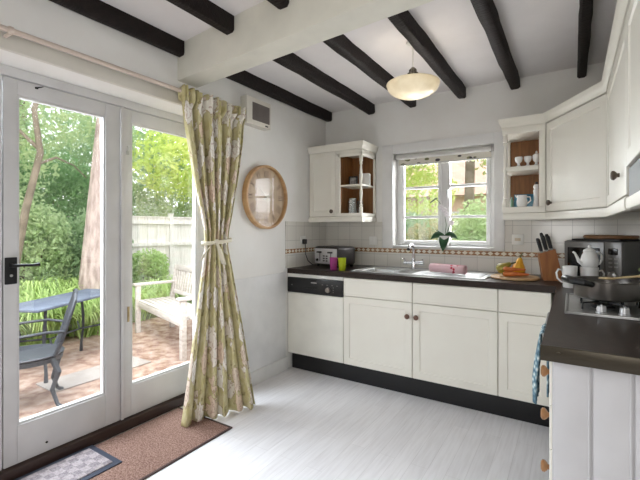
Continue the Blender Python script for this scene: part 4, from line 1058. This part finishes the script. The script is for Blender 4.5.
# ------------------------------------------------------------------ orchid on the sill
orc = thing('orchid', 'potted white orchid with broad green leaves on the window sill', 'plant', (-.985, YB+.035, WZ0+.0165))
obj('pot', MB().lathe([(0, 0), (.036, 0), (.047, .085), (.05, .088), (.05, .098), (.045, .098), (.042, .08), (0, .08)], n=28), PORC, orc)
LEAFG = mat('orchid_leaf', (44, 92, 52), .35, col2=(30, 72, 42))
def leafmesh(base, d, L, w, droop, up=.3, side=None):
    mm = MB(); d = Vector(d).normalized(); side = d.cross(Vector((0, 0, 1))).normalized() if side is None else Vector(side).normalized(); rows_ = []; n = 8
    for k in range(n+1):
        t = k/n; p = Vector(base)+d*L*t*(1-.15*t)+Vector((0, 0, up*L*t-droop*L*t*t)); ww = w*math.sin(PI*min(1, .12+t*.88))**.7 if k < n else .001
        rows_.append([mm.b.verts.new(p-side*ww), mm.b.verts.new(p-Vector((0, 0, ww*.25))), mm.b.verts.new(p+side*ww)])
    for a, b_ in zip(rows_, rows_[1:]):
        mm.b.faces.new((a[0], a[1], b_[1], b_[0])); mm.b.faces.new((a[1], a[2], b_[2], b_[1]))
    return mm
for d, L, w_, dr_, up in (((-1, -.2, 0), .15, .034, .75, .6), ((1, -.2, 0), .145, .034, .75, .6), ((.05, -1, 0), .11, .045, 1.5, .3), ((-.5, -.4, 0), .11, .022, .2, .8), ((.7, .15, 0), .12, .025, .4, .9)):
    obj('leaf', leafmesh((0, 0, .09), d, L, w_, dr_, up, (0, -.55, .8) if abs(d[0]) > .9 else None), LEAFG, orc, solid=.002, ang=60)
obj('stem', MB().tube([(0, 0, .09), (.01, .0, .2), (-.005, -.01, .32), (-.05, -.015, .41), (-.09, -.02, .45)], .003, 8), mat('orchid_stem', (74, 96, 56), .5), orc)
obj('stem', MB().tube([(0, 0, .09), (.03, .0, .16), (.06, -.01, .21)], .003, 8), mat('orchid_stem', (74, 96, 56), .5), orc)
PET = mat('orchid_petal', (240, 236, 238), .5, trans=.3)
for c in ((.0, -.03, .335), (-.035, -.03, .36), (.02, -.028, .295), (.06, -.02, .215)):
    mm = MB()
    for k in range(5):
        a = 2*PI*k/5+.3; mm.ell((c[0]+.014*math.cos(a), c[1], c[2]+.014*math.sin(a)), (.013, .003, .013), seg=10, ringsn=6)
    obj('flower', mm, PET, orc)

# ------------------------------------------------------------------ garden
GZ = -.10
def ground_mat():
    m, nt, b = nodes_of('patio_gravel', .95, .1)
    t = nt.nodes.new('ShaderNodeTexCoord'); n = nt.nodes.new('ShaderNodeTexNoise'); n.inputs['Scale'].default_value = 9; n.inputs['Detail'].default_value = 8; nt.links.new(t.outputs['Object'], n.inputs['Vector'])
    nt.links.new(ramp(nt, n.outputs['Fac'], [(.35, (132, 102, 88)), (.5, (158, 132, 116)), (.65, (176, 154, 140))]), b.inputs['Base Color'])
    bp = nt.nodes.new('ShaderNodeBump'); bp.inputs['Strength'].default_value = .6; bp.inputs['Distance'].default_value = .02
    nt.links.new(n.outputs['Fac'], bp.inputs['Height']); nt.links.new(bp.outputs[0], b.inputs['Normal'])
    return m
m = MB(); m.box(-5.6, XL-.3, -6, 9, GZ-.1, GZ); obj('patio', m, ground_mat(), None, kind='structure', label='pinkish gravel patio outside the glass doors', smooth=False)
m = MB(); m.box(-30, -5.6, -20, 30, GZ-.12, GZ-.02); m.box(-5.6, 20, YB+.3, 30, GZ-.12, GZ-.02); m.box(-5.6, 20, -20, -6, GZ-.12, GZ-.02)
obj('lawn', m, mat('soil_and_grass', (110, 128, 70), .95, col2=(96, 92, 62), nscale=2), None, kind='structure', label='garden ground beyond the patio', smooth=False)
m = MB(); m.box(-4.1, -3.75, 1.62, 2.55, GZ, GZ+.012, .004); obj('patio_slab', m, mat('pale_slab', (164, 154, 146), .9, col2=(148, 138, 130)), None, label='pale paving slab let into the gravel in front of the garden table', cat='paving slab')

rng = np.random.default_rng(5)
def leaves(name, blobs, n, size, material, parent=None, aspect=.5, up=0., **k):
    """leaf blades scattered in the outer shells of ellipsoid blobs [(cx,cy,cz,rx,ry,rz)]"""
    B = np.array(blobs, float); vol = (B[:, 3]*B[:, 4]*B[:, 5])**(2/3); idx = rng.choice(len(B), n, p=vol/vol.sum())
    d = rng.normal(size=(n, 3)); d /= np.linalg.norm(d, axis=1)[:, None]
    r = rng.uniform(.35, 1.05, (n, 1))**.6
    c = B[idx, :3]+d*r*B[idx, 3:6]
    a = rng.normal(size=(n, 3)); a[:, 2] += up; a /= np.linalg.norm(a, axis=1)[:, None]
    b = np.cross(a, rng.normal(size=(n, 3))); b /= np.linalg.norm(b, axis=1)[:, None]
    L = size*rng.uniform(.6, 1.3, (n, 1)); nn = np.cross(a, b)
    P = np.stack([c-a*L*.5, c+b*L*aspect*.5+nn*L*.1, c+a*L*.5, c-b*L*aspect*.5+nn*L*.1], 1).reshape(-1, 3)
    F = np.arange(4*n).reshape(n, 4)
    me = bpy.data.meshes.new(name); me.from_pydata(P.tolist(), [], F.tolist()); me.update(); me.materials.append(material)
    o = bpy.data.objects.new(name, me); COL.objects.link(o)
    if parent is not None: o.parent = parent
    tag(o, k.get('label'), k.get('cat'), k.get('group'), k.get('kind'))
    return o
def leafm(name, c1, c2, tr=.4, sc=1.2): return mat(name, c1, .55, col2=c2, nscale=sc, trans=tr, spec=.3)
G1 = leafm('leaf_fresh', (166, 190, 142), (208, 220, 168), .5); G2 = leafm('leaf_mid', (138, 170, 126), (186, 206, 158), .5); G3 = leafm('leaf_yellow', (196, 216, 110), (232, 236, 150), .5); G4 = leafm('leaf_deep', (88, 134, 84), (142, 178, 116), .5)
BARK = mat('pale_bark', (208, 188, 178), .9, col2=(150, 130, 122), nscale=9, bump=.8, bscale=14, stretch=(2, 2, .5)); BARK2 = mat('grey_bark', (138, 124, 106), .9, col2=(108, 96, 80), nscale=6, bump=.6)
def tree(name, label, loc, trunk, crown, n, size, lm, bark, branches=(), cat='tree', group=None, leafname='crown'):
    t = thing(name, label, cat, loc, 0, group)
    if trunk: obj('trunk', MB().tube([p[:3] for p in trunk], [p[3] for p in trunk], 14), bark, t, ang=60)
    for br_ in branches: obj('branch', MB().tube([p[:3] for p in br_], [p[3] for p in br_], 8), bark, t, ang=60)
    if n: leaves(leafname, crown, n, size, lm, t)
    return t
# pale trunk seen through the left pane
tree('garden_tree', 'tall tree with a pale bare trunk behind the garden table', (-5.75, 3.0, GZ-.02),
     [(0, -.06, -.05, .25), (0, -.02, .5, .19), (.02, .04, 1.4, .165), (.05, .10, 2.4, .14), (.12, .16, 3.4, .13), (.2, .3, 4.6, .1)],
     [(0, 0, 5.2, 1.9, 1.9, 1.0), (-.9, -1.0, 4.6, 1.1, 1.1, .7), (.2, 1.2, 4.8, 1.1, 1.1, .8)], 5200, .13, G2, BARK)
tree('garden_tree', 'leaning tree with dark branches at the left of the patio door view', (-6.2, 2.12, GZ-.02),
     [(0, 0, -.05, .065), (.02, .06, .8, .055), (.1, .18, 1.7, .046), (.22, .30, 2.45, .04), (.24, .22, 3.0, .032), (.1, .5, 4.0, .025)],
     [(-.6, -.3, 3.7, 1.3, 1.3, .6), (-.9, .9, 3.3, 1.0, 1.0, .6), (-.9, -1.3, 2.7, 1.1, 1.1, .9), (-1.5, .3, 2.5, .9, .9, .8)], 9000, .085, G1, BARK2,
     [[(.2, .28, 2.3, .022), (.2, .5, 2.42, .016), (.15, .75, 2.35, .011), (.1, .95, 2.2, .008)], [(.22, .28, 2.5, .026), (.1, .02, 2.8, .02), (0, -.2, 3.2, .018), (-.2, -.5, 3.5, .01)]])
tree('garden_tree', 'bright yellow green tree beyond the fence in the right patio door', (-11.2, 9.6, GZ-.02),
     [(0, 0, -.05, .2), (0, .1, 2.0, .16), (.1, .1, 4, .1)],
     [(0, 0, 4.0, 2.3, 2.3, 1.6), (1.3, -1.6, 3.4, 1.6, 1.6, 1.2), (-.6, 1.8, 3.4, 1.7, 1.7, 1.3), (.4, .4, 5.6, 1.8, 1.8, 1.3), (1.0, .6, 2.6, 1.5, 1.5, .8)], 16000, .17, G3, BARK2)
tree('conifer', 'dark green conifer beyond the fence at the curtain side', (-9.1, 8.9, GZ-.02), [(0, 0, -.05, .1), (0, 0, 2.4, .04)],
     [(0, 0, 1.2, .5, .5, 1.2), (0, 0, 2.1, .32, .32, 1.0)], 3600, .10, G4, BARK2)
tree('garden_tree', 'tall tree filling the sky behind the leaning tree', (-12.5, 4.6, GZ-.02), [(0, 0, -.05, .22), (0, 0, 5, .12)],
     [(0, 0, 4.4, 2.6, 2.8, 1.4), (.3, -2.4, 3.6, 2.2, 2.2, 1.5), (.3, 2.6, 3.5, 2.0, 2.0, 1.3), (.2, -.3, 2.2, 2.2, 2.6, 1.3)], 15000, .18, G2, BARK2)
HEDGE = True
def bush(label, loc, r, n, size, lm, group=None, name='shrub'):
    t = thing(name, label, 'shrub', loc, 0, group)
    m_ = MB()
    for k in range(5):
        a = 2*PI*k/5; m_.tube([(0, 0, -.02), (r[0]*.3*math.cos(a), r[1]*.3*math.sin(a), r[2]*.7), (r[0]*.55*math.cos(a), r[1]*.55*math.sin(a), r[2]*1.3)], [.02, .014, .006], 6)
    obj('stems', m_, BARK2, t)
    leaves('foliage', [(0, 0, r[2], r[0], r[1], r[2]), (r[0]*.3, r[1]*.35, r[2]*1.25, r[0]*.6, r[1]*.6, r[2]*.6), (-r[0]*.2, -r[1]*.4, r[2]*1.2, r[0]*.6, r[1]*.6, r[2]*.7)], n, size, lm, t)
    return t
bush('broad leafy green shrub at the far left of the patio door view', (-6.95, 2.5, GZ-.02), (.7, .7, .98), 8000, .08, G1)
bush('leafy green shrub just left of the pale tree trunk', (-7.0, 3.55, GZ-.02), (.7, .65, .88), 8000, .08, G2)
bush('tall dark shrub behind the leaning tree', (-8.55, 3.5, GZ-.02), (.8, 1.3, 1.5), 12000, .09, G4)
bush('tall green shrub beyond the fence behind the bench', (-11.4, 6.6, GZ-.02), (1.2, 1.5, 1.45), 7000, .13, G2)
bush('tall green shrub beyond the fence beside the conifer', (-10.3, 7.9, GZ-.02), (.8, 1.2, 1.35), 5000, .12, G1)
bush('tall green shrub beyond the fence left of the pale trunk', (-11.6, 3.2, GZ-.02), (1.1, 2.0, 1.7), 9000, .13, G1)
bush('pale flowering shrub rising beyond the fence behind the bench', (-10.0, 7.0, GZ-.02), (.6, .8, 1.15), 4200, .07, leafm('blossom_shrub', (226, 226, 216), (150, 178, 110), sc=5))
bush('fresh green shrub in front of the fence to the left of the bench back', (-7.3, 4.9, GZ-.02), (.35, .4, .52), 2600, .08, leafm('climber', (196, 214, 150), (150, 190, 104)))
BLADE = leafm('strap_leaf', (164, 194, 112), (208, 224, 152), .4, 3)
def clump(label, loc, R_, n, h):
    V, F = [], []
    for k in range(n):
        a = random.uniform(0, 2*PI); r0 = random.uniform(0, R_*.35); L = random.uniform(.6, 1.1)*R_; hh = h*random.uniform(.65, 1.1); w_ = random.uniform(.008, .014)
        d = Vector((math.cos(a), math.sin(a), 0)); sd = Vector((-d.y, d.x, 0)); base = Vector((random.uniform(-1, 1)*r0, random.uniform(-1, 1)*r0, -.01)); b0 = len(V); n_ = 7
        for i in range(n_+1):
            t = i/n_; p = base+d*L*t+Vector((0, 0, hh*(1.9*t-1.45*t*t))); ww = w_*(1-t**3*.9)
            V += [p-sd*ww, p+sd*ww]
        for i in range(n_): F.append((b0+2*i, b0+2*i+1, b0+2*i+3, b0+2*i+2))
    o = obj('strap_leaf_plant', (V, F), BLADE, None, label=label, cat='plant', group='strap leaved plants along the garden bed'); o.location = loc; return o
cl = [(-5.55, 1.6, .6, 320, .95, 'at the far left edge'), (-5.5, 2.2, .62, 380, 1.0, 'behind the metal chair'), (-5.45, 2.75, .5, 300, .9, 'under the far side of the garden table'), (-6.15, 2.4, .6, 340, 1.15, 'below the broad leafy shrub'), (-6.2, 3.0, .5, 320, 1.05, 'left of the pale trunk'),
      (-5.7, 3.55, .55, 240, .75, 'right of the pale trunk'), (-6.2, 4.35, .55, 240, .8, 'behind the left end of the bench'), (-6.5, 5.1, .55, 230, .8, 'behind the seat of the bench'), (-6.5, 5.9, .5, 220, .7, 'behind the back of the bench')]
for x, y, r, n, h, tx in cl: clump('bright strap leaved garden plant '+tx, (x, y, GZ-.02), r, n, h)

# fence: pale panels along the garden end
FEN = mat('pale_fence', (238, 233, 228), .9, col2=(216, 209, 202), nscale=5, stretch=(6, 6, .4))
FA, FB = Vector((-9.6, 1.0)), Vector((-8.2, 10.2))
fd = (FB-FA); fa = math.atan2(fd.y, fd.x); npan = 5; pl_ = fd.length/npan
fc = thing('garden_fence', 'pale boarded garden fence behind the bench and the trees', 'fence', (FA.x, FA.y, GZ-.02), fa)
for k in range(npan):
    x0 = k*pl_; m_ = MB(); nb = 15
    for i in range(nb): a = x0+.05+i*(pl_-.06)/nb; m_.box(a, a+(pl_-.06)/nb-.004, -.008+(i % 2)*.008, .006+(i % 2)*.008, .06, 1.72)
    pn_ = obj('fence_panel', m_, FEN, fc, smooth=False)
    for z in (.4, 1.05, 1.6): obj('rail', MB().box(x0+.04, x0+pl_-.01, -.05, -.0085, z-.04, z+.04), FEN, pn_, smooth=False)
    obj('capping', MB().box(x0+.04, x0+pl_-.01, -.04, .045, 1.721, 1.75), FEN, pn_, smooth=False)
    q = obj('fence_post', MB().box(x0-.05, x0+.038, -.06, .05, -.02, 1.80), FEN, fc, smooth=False); obj('post_cap', MB().box(x0-.06, x0+.048, -.07, .06, 1.801, 1.83), FEN, q, smooth=False)

# garden table and chair of dark metal
GM = mat('painted_iron', (58, 60, 65), .6, metal=.1, col2=(44, 46, 50)); GM2 = mat('weathered_grey_top', (104, 110, 122), .85, spec=.15, col2=(88, 94, 106))
gt = thing('garden_table', 'grey metal garden table behind the chair', 'table', (-4.42, 2.02, GZ+.001), math.radians(25.8))
obj('tabletop', MB().box(-.23, .23, -.6, .6, .672, .70, .008), GM2, gt)
for sx_ in (-1, 1):
    for sy_ in (-1, 1):
        x, y = sx_*.17, sy_*.45
        obj('leg', MB().tube([(x*1.15, y*1.05, .0), (x*1.1, y*1.03, .1), (x*.8, y*.95, .3), (x*.75, y*.93, .42), (x*1.0, y*1.0, .6), (x*1.0, y*1.0, .672)], [.018, .014, .012, .016, .013, .014], 8), GM, gt)
obj('stretcher', MB().tube([(-.2, -.42, .35), (0, -.2, .33), (0, .2, .33), (.2, .42, .35)], .010, 8).tube([(.2, -.42, .35), (0, -.2, .33)], .010, 8).tube([(-.2, .42, .35), (0, .2, .33)], .010, 8), GM, gt)

gc = thing('garden_chair', 'dark wrought metal garden chair on the patio outside the door', 'chair', (-3.68, 1.36, GZ+.001), math.radians(66)); gc.scale = (1.06, 1.06, .97); gc.location = (-3.665, 1.395, GZ+.001)
# local: seat centre at 0, front to -x, back at +x
obj('seat', MB().lathe([(0, .415), (.20, .412), (.225, .418), (.235, .43), (.225, .44), (.2, .436), (0, .432)], n=36), GM, gc)
obj('seat_apron', MB().lathe([(.205, .375), (.222, .375), (.228, .412), (.205, .412)], n=36), GM, gc)
for sx_, sy_ in ((-.155, -.15), (-.155, .15), (.155, -.15), (.155, .15)):
    obj('leg', MB().tube([(sx_, sy_, .40), (sx_*1.25, sy_*1.25, .30), (sx_*1.0, sy_*1.0, .15), (sx_*1.2, sy_*1.2, .04), (sx_*1.38, sy_*1.38, .0+.012)], [.022, .02, .015, .013, .018], 10), GM, gc)
for sy_ in (-1, 1):
    obj('back_post', MB().tube([(.17, sy_*.16, .42), (.215, sy_*.19, .55), (.26, sy_*.20, .72), (.30, sy_*.17, .86), (.305, sy_*.10, .91)], [.016, .015, .014, .013, .012], 10), GM, gc)
    obj('arm', MB().tube([(.235, sy_*.195, .62), (.12, sy_*.25, .64), (-.05, sy_*.27, .63), (-.16, sy_*.25, .60), (-.17, sy_*.22, .52), (-.14, sy_*.19, .44)], .012, 8), GM, gc)
m = MB(); m.tube([(.305, -.10, .91), (.312, 0, .925), (.305, .10, .91)], .013, 8)
for yy in (-.11, -.055, 0, .055, .11):
    m.tube([(.185, yy, .44), (.225, yy*1.1, .56), (.262, yy*.9, .74), (.302, yy*.75, .905)], .0065, 8)
for zz_, xx in ((.60, .236), (.75, .268)):
    m.tube([(xx, -.19, zz_), (xx+.01, 0, zz_+.03), (xx, .19, zz_)], .008, 8)
obj('backrest', m, GM, gc)

# wooden bench
BN = mat('weathered_bench', (204, 196, 188), .85, col2=(178, 168, 158), nscale=5, stretch=(1, 8, 8))
bn = thing('garden_bench', 'weathered pale wooden garden bench by the fence', 'bench', (-4.2, 3.22, GZ+.001), math.radians(-15.7))
# local: length along x, back at +y
Lb = 1.58
m = MB()
for i in range(6): m.box(-Lb/2+.02, Lb/2-.02, -.24+i*.075, -.18+i*.075, .42, .442, .004)
obj('seat', m, BN, bn)
obj('seat_rail', MB().box(-Lb/2+.05, Lb/2-.05, -.245, -.215, .345, .42, .003), BN, bn)
for sx_ in (-1, 1):
    x = sx_*(Lb/2-.03)
    obj('front_leg', MB().box(x-.032, x+.032, -.27, -.21, 0, .64, .004), BN, bn)
    obj('rear_leg', MB().box(x-.032, x+.032, .20, .26, 0, .43, .004), BN, bn)
    obj('back_post', MB().box(x-.032, x+.032, .20, .255, .43, .90, .004, rot=Matrix.Rotation(-.16, 3, 'X'), piv=(x, .23, .43)), BN, bn)
    obj('armrest', MB().box(x-.045, x+.045, -.30, .27, .64, .672, .006), BN, bn)
rx = Matrix.Rotation(-.16, 3, 'X')
m = MB(); m.box(-Lb/2+.03, Lb/2-.03, .205, .25, .83, .91, .008, rot=rx, piv=(0, .23, .43)); m.box(-Lb/2+.03, Lb/2-.03, .21, .245, .50, .55, .004, rot=rx, piv=(0, .23, .43)); obj('back_rail', m, BN, bn)
for i in range(18):
    x = -Lb/2+.09+i*(Lb-.18)/17; obj('back_slat', MB().box(x-.022, x+.022, .22, .236, .54, .84, .002, rot=rx, piv=(x, .23, .43)), BN, bn)

# ------------------------------------------------------------------ beyond the kitchen window
tree('garden_tree', 'tree with a straight grey trunk outside the kitchen window at the right', (-1.75, 8.3, GZ-.02), [(0, 0, -.05, .12), (0, 0, 1.6, .10), (.03, 0, 3.0, .09), (.05, 0, 4.4, .07)],
     [(-.3, .2, 3.9, 1.7, 1.4, .8), (.9, 0, 3.1, .9, .9, .8), (-1.7, .3, 3.3, 1.0, 1.0, .6)], 6500, .11, leafm('window_leaf', (150, 176, 98), (206, 208, 130)), BARK2)
tree('garden_tree', 'yellow green tree outside the kitchen window at the left', (-4.0, 9.2, GZ-.02), [(0, 0, -.05, .12), (.1, 0, 2.4, .1), (.1, 0, 3.6, .06)],
     [(0, 0, 3.0, 1.5, 1.3, .75), (.9, 0, 2.3, .9, .9, .6), (-1.0, .2, 2.2, 1.1, 1.0, .8)], 5600, .11, G3, BARK2)
bush('tall loose shrub in front of the pale house', (-3.6, 10.6, GZ-.02), (1.5, .9, 1.05), 7000, .11, leafm('hazy_leaf', (176, 190, 130), (214, 206, 160)))
bush('dense green shrub below the kitchen window on the left', (-3.3, 8.0, GZ-.02), (1.1, .8, .95), 6500, .09, G2)
bush('fresh green shrub outside the kitchen window on the right', (-1.25, 6.9, GZ-.02), (.55, .5, 1.0), 5000, .08, G1)
bush('olive shrub in the middle of the kitchen window view', (-2.35, 7.6, GZ-.02), (.6, .5, .8), 4200, .08, leafm('olive_leaf', (160, 160, 104), (206, 190, 150)))
hs = thing('neighbour_house', 'pale house with an orange brown wall seen through the kitchen window', 'house', (-4.6, 15.5, GZ-.02))
obj('wall', MB().box(-3.2, 3.4, 0, 4, 0, 2.7), mat('warm_brick', (214, 184, 158), .9, col2=(200, 164, 138), nscale=8), hs, smooth=False)
obj('roof', MB().prism([(-.4, 2.7), (2, 4.4), (4.4, 2.7)], -3.5, 3.7, lambda x, y, z: (z, x, y)), mat('roof_tile', (196, 160, 140), .9), hs, smooth=False)
for x in (-1.6, 1.2):
    f_ = obj('window', MB().box(x-.6, x+.6, -.04, .02, 1.0, 2.1), PVC, hs, smooth=False); obj('pane', MB().box(x-.52, x+.52, -.05, -.038, 1.08, 2.02), mat('dark_pane', (120, 130, 138), .1), f_, smooth=False)
